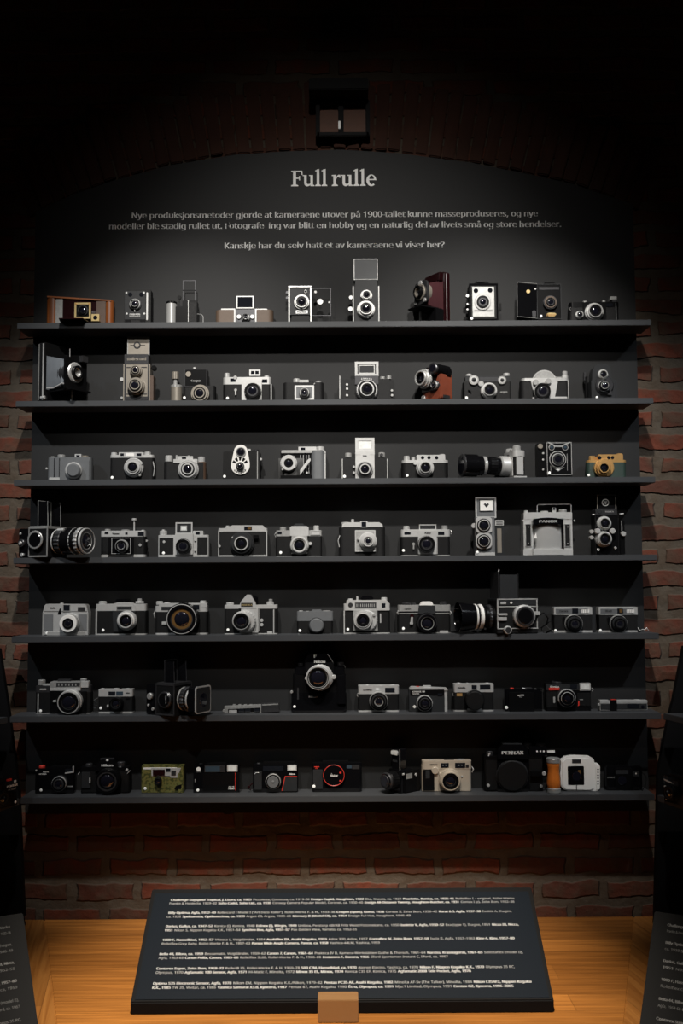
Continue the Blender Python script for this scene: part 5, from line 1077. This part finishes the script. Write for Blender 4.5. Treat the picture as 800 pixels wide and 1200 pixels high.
# ---------------------------------------------------------------- sixth shelf
k = K('reflex_camera', 'heavy dark reflex camera with a large chrome lens rim, first on the sixth shelf', A['6a'], 290, 5)
k.std(164, 424, 196, 226, 'gun', 'lth', 'slv', hb=2.5, pr=7); k.B('prism_housing', 234, 176, 378, 220, 'dslv', f=4, d=36, bv=1.5); k.N(264, 180, 374, 198, m='gun', f=4.6, n='meter_window')
for i in range(6): k.B('meter_rib', 272 + i * 16, 184, 278 + i * 16, 195, 'dslv', f=5, d=1)
k.B('prism_trim', 234, 206, 376, 218, 'slv', f=5, d=4); k.B('top_shoe', 270, 164, 330, 178, 'gun', f=-8, d=20)
k.V('wind_knob', 196, 166, 190, 17, 'dslv'); k.B('shutter_bar', 186, 186, 262, 194, 'slv', f=-6, d=14); k.V('rewind_knob', 392, 160, 180, 15, 'dslv'); k.B('rewind_housing', 378, 174, 414, 204, 'slv', f=2, d=24, bv=1); k.B('front_trim', 186, 208, 216, 216, 'slv', f=.8, d=2)
k.B('front_panel', 234, 222, 404, 320, 'blk', f=5, d=8)
k.L(320, 274, 56, 34, [(1, 'slv', .6), (.93, 'chr', 1.), (.84, 'gls_blk', .98), (.62, 'gun', .92), (.56, 'gls', .85)]); k.B('lens_lever', 248, 262, 262, 272, 'slv', f=10, d=4); k.S(190, 312); k.B('edge_strip', 176, 230, 181, None, 'slv', f=.6, d=2)

k = K('compact_camera', 'small silver and black camera with black lens between the heavy reflex and box-form camera', A['6a'], 541, 5)
k.std(460, 622, 212, 246, 'slv', 'lth', 'slv', hb=5, pr=5, d=28); k.N(508, 222, 540, 240, f=.8); k.N(544, 222, 576, 240, m='winb', f=.8, n='meter_window'); k.X('Rollei', 598, 228, 7, 'dgrey', f=.8)
for x, r in ((482, 9), (545, 14), (600, 10)): k.V('top_dial', x, 206, 214, r, 'slv')
k.V('release_button', 566, 205, 214, 5, 'blk'); k.L(540, 280, 32, 20, 'd'); k.B('meter_cell', 588, 252, 608, 260, 'blk', f=.6, d=1); k.S(472, 299); k.T('wrist_cord', [(462, 252, -6), (440, 262, 0), (452, 274, 2), (438, 282, 0), (455, 288, 2), (444, 300, 2)], 1.6, 'dgrey'); k.B('lens_lever', 500, 284, 508, 296, 'slv', f=6, d=4)

k = K('medium_format_camera', 'black box-form camera with square-fronted chrome-rimmed lens shade and a raised hood', PX, 214, 5, yb=11, rot=62)
hassel(k, 74, 98, 86, (-8, 'gls_blk'), hoodh=60, trim='gun')
CX(k, 'wind_crank', -26, 44, 24, -37, -46, 'blk', kn=.05); CX(k, 'crank_rim', -26, 44, 22, -45, -48, 'gun', kn=.03); CX(k, 'crank_face', -26, 44, 18, -46, -49, 'gls_blk'); k.G('crank_fold', [(-49, 34), (-47, 34), (-47, 56), (-49, 56)], 'slv', f=-16, d=6)
CX(k, 'magazine_knob', -82, 50, 9, -35, -41, 'dslv', kn=.05); CX(k, 'side_stud', -72, 16, 4, -35, -39, 'dslv'); CX(k, 'side_stud', -88, 26, 3, -35, -38, 'slv')
tl = k.C('lens', 0, 44, 30, 0, 30, 'blk')
for n, r, f0, f1, m, kn in (('lens_ring', 32, 4, 8, 'dslv', .02), ('focus_ring', 33, 12, 24, 'gun', .08), ('lens_ring', 31, 30, 34, 'slv', .02), ('lens_barrel', 29, 34, 44, 'gls_blk', 0)): k.C(n, 0, 44, r, f0, f1, m, kn=kn, p=tl)
hd = k.B('lens_shade', -34, 80, 34, 10, 'gls_blk', f=66, d=24, bv=1, fr=8); k.B('shade_rim', -35, 81, 35, 9, 'slv', f=68, d=2.5, bv=.6, fr=9, p=hd); k.B('shade_mouth', -31, 77, 31, 13, 'dgrey', f=68.4, d=1, bv=.3, fr=7, p=hd); k.C('front_glass', 0, 44, 19, 66, 69, 'gls', p=hd)
k.S(37, 8, 2)

k = K('pocket_camera', 'thin bar-shaped black and silver pocket camera beside the square lens shade', A['6b'], 378, 5, yb=46)
k.G('body', [(250, 292), (424, 284), (424, 320), (254, 328)], 'dslv', d=20); k.G('front_panel', [(268, 304), (420, 297), (420, 316), (268, 324)], 'blk', f=.8, d=2)
for x, m in ((318, 'win'), (348, 'win'), (390, 'win')): k.G('lens_window' if x == 348 else 'viewfinder_window', [(x, 302), (x + 26, 301), (x + 26, 318), (x, 319)], m, f=1.4, d=1.5)
k.B('name_area', 272, 308, 310, 322, 'slv', f=1.3, d=1); k.G('end_slide', [(424, 280), (506, 276), (508, 316), (426, 320)], 'gun', f=2, d=22); k.G('slide_trim', [(428, 282), (504, 278), (504, 284), (428, 288)], 'dslv', f=2.6, d=2)
for x in (290, 316, 342, 368): k.B('top_key', x, 282, x + 14, 294, 'dslv', f=-4, d=8)
k.C('wrist_ring', 249, 312, 7, -8, -2, 'dslv')

k = K('reflex_camera', 'biggest all-black reflex camera with motor base and a chrome-ringed lens', PX, 374, 5, yb=50)
k.B('motor_base', 341, 812, 406, None, 'gls_blk', f=6, d=42, bv=2.5, pr=10); k.B('body', 343, 790, 405, 813, 'blk', d=34, bv=1, pr=9); k.B('top_plate', 345, 781, 404, 791, 'gls_blk', d=33, bv=1.2, pr=8)
k.G('prism_housing', [(356, 790), (357, 773), (362, 766), (384, 766), (390, 774), (392, 790)], 'gls_blk', f=8, d=38); k.B('prism_face', 358, 776, 391, 789, 'blk', f=9, d=3, bv=.6)
k.X('F', 369, 768.5, 5.5, 'wht', f=8.8, bold=.05); k.X('Nikon', 374.5, 775, 4.0, 'wht', f=9.6, bold=.04, w=12.5); k.G('prism_edge', [(384, 766), (391, 777), (390.4, 777), (383.4, 766.6)], 'slv', f=9, d=2)
k.L(372.5, 794.8, 14.2, 36, [(1, 'slv', .6), (.95, 'chr', 1.), (.87, 'gls_blk', .98), (.80, 'slv', .92), (.76, 'blk', .9), (.62, 'gls', .8)]); k.C('lens_flange', 375, 794, 15.4, 0, 16, 'slv', kn=.04)
k.C('lens_lug', 391, 793.5, 2.6, 6, 14, 'slv'); k.C('lens_lug', 359, 795, 2, 8, 20, 'slv'); k.V('rewind_knob', 352, 777, 782, 3, 'gun'); k.V('speed_dial', 399, 776, 782, 4, 'gun'); k.V('wind_lever', 402, 780, 783, 2.4, 'slv')
k.X('Nikon', 367, 816.5, 2.6, 'dslv', f=6.7, w=10); k.B('grip_edge', 348, 806, 350, 820, 'gun', f=7, d=2); k.C('motor_button', 341.5, 811, 1.6, 0, 6.6, 'dslv'); k.B('grip', 395, 792, 405, 826, 'gls_blk', f=12, d=14, bv=2.5); k.S(345, 828, 7)

k = K('rangefinder_camera', 'chrome-topped camera with a round black lens, first beside the huge black reflex', A['6c'], 253, 5)
k.std(158, 350, 194, 234, 'slv', 'lth', 'slv', hb=5, pr=6, d=30); k.N(284, 204, 330, 226, f=.8); k.N(240, 206, 256, 216, m='frost', f=.8, n='rangefinder_window'); k.X('OLYMPUS', 202, 214, 8, 'dgrey', f=.8)
for x, r, y in ((200, 8, 188), (262, 18, 190), (318, 12, 188)): k.V('top_dial', x, y, 196, r, 'slv')
k.L(255, 270, 44, 24, [(1, 'dslv*', .5), (.92, 'blk', .8), (.76, 'gun', .9), (.66, 'blk', 1.), (.5, 'dslv', .9), (.40, 'gls', .8)]); k.T('strap_lug', [(158, 228, -6), (152, 238, -4), (158, 248, -6)], 1, 'slv')

k = K('compact_camera', 'black cartridge camera with silver outline and a tiny diamond emblem', A['6c'], 484, 5)
k.B('body', 396, 208, 564, None, 'dgrey', d=28, bv=.8); k.G('outline_trim', [(396, 212), (408, 200), (572, 206), (577, 212), (577, 218), (562, 218), (404, 214)], 'slv', f=.6, d=28); k.B('end_trim', 560, 208, 577, None, 'slv', f=-2, d=24, bv=.6)
k.B('top_panel', 402, 212, 562, 240, 'blk', f=1, d=2); k.X('AGFAMATIC 100', 440, 222, 9, 'wht', f=1.4, w=60); k.X('SENSOR', 428, 232, 6, 'wht', f=1.4, w=30); k.N(530, 230, 552, 242, f=1.6); k.V('release_button', 437, 196, 206, 8, 'red'); k.B('flash_socket', 462, 194, 500, 206, 'slv', f=-8, d=14)
k.G('diamond_emblem', [(412, 293), (422, 284), (432, 293), (422, 302)], 'wht', f=.6, d=1)
k.L(471, 279, 37, 20, [(1, 'slv', .6), (.92, 'gls_blk', .9), (.72, 'gun', 1.), (.6, 'blk', .95), (.44, 'gls', .85)])

k = K('rangefinder_camera', 'chrome-topped camera with its large plain black lens cap on', A['6c'], 700, 5)
k.std(606, 795, 186, 226, 'slv', 'lth', 'slv', hb=4.5, pr=6, d=30); k.N(690, 192, 714, 210, f=.8); k.N(728, 190, 778, 212, f=.8); k.X('minolta', 642, 203, 9, 'dgrey', f=.8); k.B('model_badge', 620, 230, 646, 244, 'gld', f=.8, d=1)
for x, r in ((628, 12), (668, 6), (762, 12)): k.V('top_dial', x, 180, 188, r, 'slv')
k.C('lens_barrel', 706, 262, 45, 0, 20, 'blk'); k.C('lens_cap', 706, 266, 44, 19, 25, 'lth', kn=.02); k.T('strap_lug', [(606, 224, -6), (600, 236, -4), (606, 246, -6)], 1, 'slv'); k.B('base_foot', 670, 300, 740, None, 'slv', f=2, d=8)

k = K('compact_camera', 'small matt black camera with folding front and red button on the sixth shelf', A['6d'], 178, 5)
k.B('body', 86, 212, 264, None, 'gls_blk', d=28, pr=8, bv=1.5); k.B('front_flap', 104, 226, 226, None, 'blk', f=8, d=9, bv=1.5); k.B('grip_ribs', 212, 220, 262, None, 'gls_blk', f=3, d=6, bv=1)
for x in (218, 230, 242, 254): k.B('grip_rib', x, 226, x + 4, 300, 'blk', f=4, d=2)
k.V('release_button', 118, 204, 214, 9, 'red'); k.X('MINOX', 160, 239, 8, 'wht', f=8.5, w=30); k.X('35 EL', 160, 248, 5, 'wht', f=8.5, w=14); k.T('advance_lever', [(168, 206, -6), (184, 212, -4), (196, 216, -6)], 1.8, 'dslv'); k.C('shoe_contact', 230, 214, 6, -12, -6, 'dslv'); k.B('top_shoe', 180, 204, 214, 214, 'gun', f=-8, d=14); k.S(93, 296, 1.2, r=8)

k = K('compact_camera', 'black camera with a red name band and a bright white flash window', A['6d'], 384, 5)
k.B('body', 276, 184, 492, None, 'blk', d=30, pr=6, bv=1); k.B('top_band', 278, 186, 490, 216, 'dgrey', f=.6, d=3); k.B('grip_cover', 280, 222, 340, 298, 'lth', f=1.4, d=2); k.B('grip_cover', 424, 228, 488, 290, 'lth', f=1.4, d=2)
k.B('red_band', 292, 204, 342, 216, 'red', f=1.2, d=1); k.X('Konica', 318, 199, 10, 'wht', f=1.2, w=40, bold=.06); k.B('flash', 436, 182, 488, 218, 'slv', f=2, d=8); k.N(442, 187, 482, 212, m='frost', f=2.6, n='flash_window'); k.N(392, 188, 424, 208, f=1.4)
k.L(380, 255, 44, 24, [(1, 'dgrey', .5), (.94, 'slv', .7), (.88, 'gls_blk', .9), (.68, 'slv', .92), (.63, 'gls_blk', 1.), (.40, 'gls', .85)]); k.B('self_timer', 312, 246, 322, 276, 'slv', f=3, d=3, fr=2); k.G('red_mark', [(430, 264), (436, 268), (434, 288), (428, 290)], 'red', f=2, d=1); k.V('release_button', 310, 172, 186, 6, 'gun'); k.V('advance_dial', 330, 176, 186, 20, 'gun'); k.T('strap_lug', [(492, 206, -6), (500, 212, -4), (492, 220, -6)], 1, 'slv')
k.B('chrome_line', 436, 258, 452, 261, 'slv', f=1.8, d=1)

k = K('pocket_camera', 'long thin silver pocket camera lying last on the sixth shelf', A['6d'], 640, 5, yb=44)
k.B('body', 530, 270, 755, None, 'dslv', d=24, bv=.8); k.B('top_rail', 532, 264, 754, 276, 'slv', f=.6, d=24, bv=.6); k.B('front_panel', 534, 280, 752, 306, 'dgrey', f=.8, d=2); k.B('slide_band', 578, 262, 612, None, 'blk', f=1.4, d=25)
k.N(658, 280, 714, 300, f=1.6, n='lens_window'); k.C('small_lens', 732, 294, 8, 0, 2, 'gls'); k.V('release_button', 704, 259, 266, 16, 'slv', f=-10); k.B('sensor_button', 582, 258, 606, 264, 'red', f=-4, d=8); k.C('wrist_ring', 526, 282, 5, -8, -2, 'slv'); k.B('base_rail', 532, 310, 754, None, 'gun', f=1, d=24)

# ---------------------------------------------------------------- bottom shelf
k = K('compact_camera', 'red-buttoned black compact with silver hot-shoe bracket, first on the bottom shelf', A['7a'], 254, 6)
k.B('body', 164, 182, 345, None, 'gls_blk', d=28, pr=5, bv=1); k.V('release_button', 198, 168, 184, 14, 'red'); k.X('AGFA', 214, 198, 7, 'wht', f=.8, w=26, n='lettering'); k.X('OPTIMA', 200, 208, 7, 'wht', f=.8, w=34); k.L(273, 257, 36, 20, [(1, 'gun', .5), (.94, 'slv', .8), (.89, 'gls_blk', .95), (.68, 'gun', 1.), (.48, 'gls', .85)])
k.G('silver_bracket', [(304, 202), (304, 208), (346, 202), (346, 172), (340, 172), (340, 196)], 'slv', f=2, d=4); k.N(306, 184, 338, 198, f=1); k.B('base_trim', 312, 264, 342, 270, 'dslv', f=1, d=2); k.C('corner_stud', 169, 192, 4, 0, 2, 'slv'); k.S(192, 284, .6)
k.B('top_bar', 236, 174, 330, 184, 'blk', f=-4, d=20)

k = K('reflex_camera', 'plain black reflex camera with white lettering on the prism, on the bottom shelf', A['7a'], 492, 6)
k.std(376, 606, 176, 196, 'blk', 'lth', 'blk', hb=3, pr=7); k.G('prism_housing', [(444, 196), (452, 164), (474, 142), (530, 142), (546, 164), (556, 196)], 'blk', f=6, d=36); k.X('Nikon', 502, 167, 13, 'wht', f=6.6, w=52, bold=.05); k.B('top_shoe', 470, 134, 534, 144, 'gun', f=-8, d=18); k.B('shoe_contact', 497, 139, 508, 148, 'wht', f=6.6, d=1); k.X('EM', 562, 174, 8, 'dslv', f=.8)
k.V('rewind_knob', 418, 158, 178, 16, 'gun'); k.V('speed_dial', 568, 150, 178, 18, 'gun'); k.B('side_grip', 382, 200, 424, 276, 'dgrey', f=3, d=5, bv=1); k.L(500, 244, 57, 32, [(1, 'blk*', .7), (.94, 'gls_blk', 1.), (.80, 'gun', .98), (.66, 'gls_blk', .94), (.56, 'gls', .85)])
k.C('lens_stud', 594, 190, 6, -4, 4, 'slv'); k.T('strap_lug', [(596, 206, 0), (610, 192, 0)], 1.2, 'slv'); k.T('self_timer', [(421, 226, 4), (421, 250, 5)], 2.2, 'slv'); k.T('strap_lug', [(374, 200, -4), (366, 210, -2)], 1.4, 'dslv')

k = K('compact_camera', 'camouflage-patterned compact camera with a silver front frame', PX, 190, 6)
k.B('body', 165.3, 897.5, 215, None, 'camo', d=30, pr=6, bv=1.5); k.B('top_trim', 168, 899.5, 207, 901.5, 'wht', f=.5, d=1)
k.G('front_frame', [(177, 900), (212, 900), (208, 911.5), (200, 911.5), (199, 909.5), (177.5, 909.5)], 'slv', f=1.5, d=3); k.N(179, 902, 193, 909, m='dred', f=2, n='lens_cover'); k.N(194.5, 900.5, 199.5, 904.5, f=2); k.N(200.5, 903, 206, 909, f=2, n='flash_window', m='gun')
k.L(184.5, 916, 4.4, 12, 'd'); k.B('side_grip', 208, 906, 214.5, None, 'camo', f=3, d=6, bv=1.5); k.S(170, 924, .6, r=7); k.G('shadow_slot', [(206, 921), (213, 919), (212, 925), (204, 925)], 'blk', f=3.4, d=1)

k = K('compact_camera', 'black autofocus camera with a long grey slider panel and round badge', A['7b'], 215, 6)
k.B('body', 105, 166, 322, None, 'gls_blk', d=30, pr=5, bv=1.2); k.B('slider_panel', 158, 168, 255, 201, 'gun', f=1.4, d=3); k.N(162, 172, 230, 198, m='winb', f=1.7, n='meter_window'); k.B('flash', 264, 166, 313, 198, 'slv', f=1.6, d=5); k.N(270, 170, 308, 193, m='frost', f=2, n='flash_window')
k.C('round_badge', 130, 186, 10, 0, 1.6, 'wht'); k.B('badge_line', 120, 198, 142, 200, 'dslv', f=.8, d=1); k.B('lens_cover', 150, 206, 300, 284, 'blk', f=3, d=5, bv=1); k.B('red_line', 301, 202, 303, 286, 'red', f=.6, d=1); k.B('side_grip', 304, 202, 322, 288, 'blk', f=1.5, d=4)
k.X('AF-S', 284, 268, 8, 'wht', f=3.5, w=26, bold=.08); k.X('minolta', 284, 277, 8, 'wht', f=3.5, w=28, bold=.06); k.B('top_bar', 160, 158, 260, 168, 'blk', f=-4, d=20); k.V('release_button', 142, 158, 168, 8, 'gun'); k.S(127, 284, .8); k.B('side_tab', 112, 232, 116, 246, 'dslv', f=.7, d=1)

k = K('compact_camera', 'black autofocus camera with round grey lens cover and red line along its grip', A['7b'], 488, 6)
k.B('body', 384, 164, 596, None, 'gls_blk', d=32, pr=6, bv=1.2); k.B('side_grip', 392, 196, 426, 284, 'dgrey', f=6, d=8, bv=1.5); k.G('right_grip', [(534, 222), (592, 222), (592, 288), (520, 288)], 'dgrey', f=4, d=6)
k.G('red_line', [(519, 288), (534, 219), (592, 219), (592, 223), (537, 223), (523, 288)], 'red', f=4.5, d=3); k.N(432, 172, 528, 196, m='win', f=1); k.B('flash', 546, 166, 590, 194, 'slv', f=2, d=4); k.N(550, 170, 586, 190, m='frost', f=2.4, n='flash_window')
k.X('Nikon', 568, 208, 9, 'wht', f=.8, w=28, bold=.05); k.L(479, 246, 38, 18, [(1, 'blk', .5), (.94, 'dslv', .7), (.84, 'gls_blk', .9), (.70, 'grey', 1.), (.2, 'grey', .98)]); k.V('release_button', 412, 156, 166, 9, 'gun'); k.B('top_bar', 432, 154, 580, 166, 'blk', f=-4, d=22); k.T('grip_mark', [(394, 208, 7), (400, 202, 7), (412, 202, 7)], .8, 'slv'); k.C('corner_stud', 366, 270, 6, -4, 2, 'dred')
k.T('strap', [(384, 250, -10), (372, 262, -4), (362, 276, -2), (376, 284, -2)], 1.6, 'dred')

k = K('compact_camera', 'black compact with a thin red ring around its flat front on the bottom shelf', PX, 395, 6)
k.B('body', 365.5, 894.5, 424, None, 'gls_blk', d=32, pr=8, bv=1.5); k.B('side_grip', 366.5, 902, 378, 925, 'dgrey', f=3, d=5, bv=1.2); k.X('AF', 371, 900, 2.6, 'red', f=.6); k.B('red_bar', 368, 898.2, 374, 899.2, 'red', f=.6, d=1)
k.C('lens_disc', 391, 908.7, 13.2, 0, 8, 'gls_blk'); P = [k.P(391 + 12.2 * math.cos(t), 908.7 - 12.2 * math.sin(t), 8.3) for t in [2 * PI * i / 48 for i in range(49)]]
link('red_ring', tubebm(P, .0009), 'red', k.rt); k.X('Vivitar', 391.5, 908.8, 3.2, 'wht', f=8.5, w=8.5, bold=.05); k.G('logo_mark', [(387.5, 905.5), (389.6, 907.2), (388.6, 907.2)], 'wht', f=8.4, d=.6)
for y in (904.5, 914): k.B('red_label', 397.5, y, 400, y + 2, 'red', f=8.4, d=.6)
k.N(406, 897, 412, 900.5, m='winb', f=.8); k.B('flash', 412.5, 896.5, 421, 901.5, 'gun', f=.8, d=2); k.B('top_bar', 378, 892.2, 408, 895.5, 'blk', f=-4, d=22); k.S(367.7, 921.5, 3.4, r=7)

k = K('compact_camera', 'black upright grip-style camera with pale flash head, pointing sideways', PX, 462, 6, yb=40, rot=-50)
k.B('body', -24, 62, 24, None, 'gls_blk', d=46, bv=3, fr=6); k.B('flash_tower', -20, 118, 14, 56, 'gls_blk', f=-8, d=26, bv=3, fr=6); k.B('flash', -18, 112, 8, 98, 'slv', f=-4, d=6, bv=1.5, fr=5); k.N(-16, 110, 6, 100, m='frost', f=-3.2, n='flash_window'); k.B('tower_label', -14, 86, 4, 80, 'dgrey', f=-7, d=2)
tl = k.C('lens', -2, 34, 25, 0, 24, 'blk', kn=.04)
for r, f0, f1, m in ((23, 24, 30, 'gun'), (20, 30, 33, 'gls_blk'), (17, 33, 35, 'gun')): k.C('lens_ring', -2, 34, r, f0, f1, m, p=tl)
k.C('front_glass', -2, 34, 13, 34, 36.5, 'gls', p=tl); k.T('tower_edge', [(14, 116, -8), (15, 60, -7)], 1, 'dslv'); k.B('hand_grip', 20, 58, 30, None, 'blk', f=-12, d=60, bv=3); k.B('side_label', 30, 52, 30.8, 38, 'dslv', f=-16, d=22); k.C('side_button', 28, 52, 3, -9, -5, 'slv'); CX(k, 'side_dial', -52, 46, 4, 30, 32, 'slv')

k = K('rangefinder_camera', 'champagne-coloured metal camera with a black grip and deep lens', A['7c'], 573, 6)
k.B('body', 456, 168, 690, None, 'chmp', d=32, pr=9, bv=1.5); k.B('top_plate', 458, 146, 690, 188, 'chmp', f=.6, d=32, pr=9, bv=1.5); k.B('side_grip', 462, 188, 516, 286, 'blk', f=5, d=8, bv=2.5, fr=3); k.B('grip_face', 474, 192, 494, 230, 'dgrey', f=5.6, d=2, bv=.5, fr=2)
k.N(546, 157, 583, 179, f=1.4); k.N(612, 156, 660, 180, f=1.4); k.N(662, 164, 676, 178, f=1.4, m='gun', n='sensor_window')
for x in (556, 570, 630, 644): k.B('window_letter', x - 4, 165, x + 4, 169, 'dslv', f=1.8, d=.6)
k.C('focus_dial', 519, 193, 17, 0, 6, 'chmp', kn=.05); k.L(592, 243, 51, 30, [(1, 'chmp', .5), (.94, 'chmp*', .8), (.84, 'chmp', 1.), (.74, 'gls_blk', .97), (.5, 'gun', .88), (.44, 'gls', .8)]); k.C('lens_stud', 547, 212, 9, 0, 8, 'chmp')
k.X('CONTAX', 512, 164, 8, 'gun', f=1.2); k.V('speed_dial', 636, 138, 147, 18, 'dslv'); k.V('release_button', 500, 140, 147, 11, 'dslv'); k.B('top_shoe', 560, 140, 608, 147, 'gun', f=-8, d=16); k.C('front_stud', 645, 220, 4, 0, 2, 'slv'); k.B('edge_line', 684, 190, 687, 284, 'dslv', f=.7, d=1); k.T('strap_lug', [(690, 172, -6), (698, 186, -4), (692, 200, -6)], 1.6, 'slv')

k = K('medium_format_camera', 'very large black reflex camera with white capitals on its prism and an orange wooden grip', PX, 606, 6, yb=46)
k.B('body', 567, 886, 637, None, 'blk', d=42, pr=10, bv=1.5); k.B('front_cover', 569, 891, 583, 926, 'lth', f=2, d=4, bv=1); k.B('side_cover', 620, 890, 636, 927, 'lth', f=2, d=4, bv=1); k.B('front_panel', 582, 886, 620, None, 'gls_blk', f=6, d=10, bv=1.5)
k.G('prism_housing', [(583, 890), (584, 877), (589, 872.5), (612, 872.5), (618, 877), (620, 890)], 'gls_blk', f=12, d=44); k.X('PENTAX', 600.3, 882, 5.0, 'wht', f=12.6, w=24.5, bold=.05); k.G('prism_top', [(588, 873.5), (590, 871.3), (611, 871.3), (613, 873.5)], 'dgrey', f=10, d=36)
k.C('lens_mount', 600.5, 909.5, 18.8, 0, 10, 'gun', kn=.02); k.C('body_cap', 600.5, 909.5, 17.6, 9, 16, 'lth', ch=.15); k.X('P', 573, 884.5, 4, 'wht', f=.8, bold=.05)
k.B('winder_housing', 620, 874, 641, 887, 'gls_blk', f=0, d=36, bv=1.5); k.V('speed_dial', 618, 871, 877, 4.5, 'gun'); k.V('wind_lever', 633, 871.5, 875, 5.5, 'gun'); k.V('rewind_crank', 573, 880, 887, 4, 'gun'); k.B('speed_mark', 641, 879.4, 650, 882, 'wht', f=4, d=.8)
for x in (628, 632, 636): k.B('dial_mark', x, 879.5, x + 2, 881.5, 'wht', f=.6, d=.6)
k.C('front_stud', 572, 920.5, 1.8, 4, 7, 'slv'); k.C('front_stud', 634, 921.5, 1.8, 4, 7, 'dslv'); k.B('grip_arm', 622, 904, 642, 910, 'blk', f=14, d=16, bv=1); k.C('arm_screw', 637.5, 906.5, 2.4, 12, 16, 'slv')
g = k.P(648, 890, 14); u = k.u(14); z1 = k.P(648, 888, 14).z
prof = [(7.4, 0), (8.0, .6), (8.0, 5.2), (7.2, 5.6), (7.0, 6), (7.6, 8), (7.9, 13), (7.0, 20), (6.4, 26), (6.8, 31), (7.4, 34), (7.0, 35.4), (7.8, 35.8), (7.8, 40.4), (7.2, 41.2)]
kz = z1 / (41.2 * u)
gr = link('wooden_grip', solid([(r * u, z * u * kz) for r, z in prof[4:12]], axis='z', c=(g.x, g.y, 0), n=32), 'org', k.rt)
for pr_ in (prof[:5], prof[11:]): link('grip_ferrule', solid([(r * u, z * u * kz) for r, z in pr_], axis='z', c=(g.x, g.y, 0), n=32, knurl=.03), 'dslv', gr)

k = K('compact_camera', 'bright white camera with a square dark window, standing out on the bottom shelf', A['7d'], 381, 6, yb=48)
P = [(304, 128), (322, 112), (352, 107), (420, 110), (436, 120), (441, 140), (458, 142), (462, 150), (462, 240), (452, 258), (430, 257), (424, 250), (330, 250), (316, 245), (304, 232), (300, 180)]
k.G('body', P, 'wht', d=24); k.G('front_shell', [(310, 132), (324, 120), (352, 116), (418, 118), (430, 128), (436, 240), (420, 246), (324, 244), (310, 230)], 'wht', f=3, d=6)
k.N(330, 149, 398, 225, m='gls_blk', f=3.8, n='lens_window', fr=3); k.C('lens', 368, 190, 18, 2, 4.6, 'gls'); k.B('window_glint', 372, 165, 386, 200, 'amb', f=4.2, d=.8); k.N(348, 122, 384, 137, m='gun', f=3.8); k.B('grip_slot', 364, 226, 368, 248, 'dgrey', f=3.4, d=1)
k.B('side_rail', 444, 146, 460, 246, 'wht', f=1.4, d=6, bv=1)
for i in range(6): k.B('rail_notch', 450, 160 + i * 12, 458, 164 + i * 12, 'grey', f=1.8, d=1)

k = K('compact_camera', 'small dark speckled camera in shade, last on the bottom shelf beside the white one', PX, 731, 6)
k.B('body', 709, 898, 754, None, 'gls_blk', d=28, pr=12, bv=3); k.B('sliding_cover', 720, 900, 742, 924, 'blk', f=4, d=6, bv=2, fr=6); k.N(721, 902.5, 736, 907, m='dgrey', f=4.6)
k.C('small_lens', 729, 915, 5, 3, 6.5, 'gls'); k.B('flash', 740, 904, 749, 910, 'dgrey', f=.8, d=2); k.X('OLYMPUS', 716, 911, 2.0, 'dslv', f=.8, w=9)
k.G('star_mark', [(744, 906.5), (745, 905), (746, 906.5), (745, 908)], 'wht', f=1.4, d=.8); k.T('wrist_cord', [(752, 905, 0), (757, 910, 4), (756, 920, 6), (752, 927, 8)], .9, 'blk')

# cameras at the ends of the neighbouring displays
def side_cam(sgn, label, x, red):
    k = K('compact_camera', label, PX, x, 6, yb=-120, rot=sgn * -62)
    k.rt['group'] = 'cameras on the neighbouring displays'
    k.rt.location.x = W(x, 920, -.12).x
    k.B('body', -48, 66, 48, None, 'gls_blk', d=30, pr=6, bv=1.2); k.B('top_bar', -30, 72, 34, 64, 'blk', f=-4, d=20)
    if red: k.B('release_button', 10, 70, 26, 65, 'red', f=0, d=12); k.X('PENTAX', 26, 52, 7, 'wht', f=.8, w=36); k.X('PC35AF', 26, 43, 5, 'dslv', f=.8, w=26); k.N(32, 64, 40, 58, f=.6, m='frost', n='flash_window')
    else: k.G('name_bar', [(-44, 58), (-10, 52), (-10, 48), (-44, 54)], 'slv', f=.8, d=1); k.N(-16, 58, 4, 46, m='dgrey', f=.8, n='flash_window'); k.C('front_stud', -40, 38, 3, 0, 2, 'slv')
    k.L(-16 if red else -14, 28, 20, 18, 'd'); k.S(38 if red else -36, 8, .6, r=14)
side_cam(-1, 'black compact with red button and white lettering at the end of the neighbouring shelf', 5, True)
side_cam(1, 'black compact with a slanted silver bar at the end of the neighbouring shelf', 793, False)
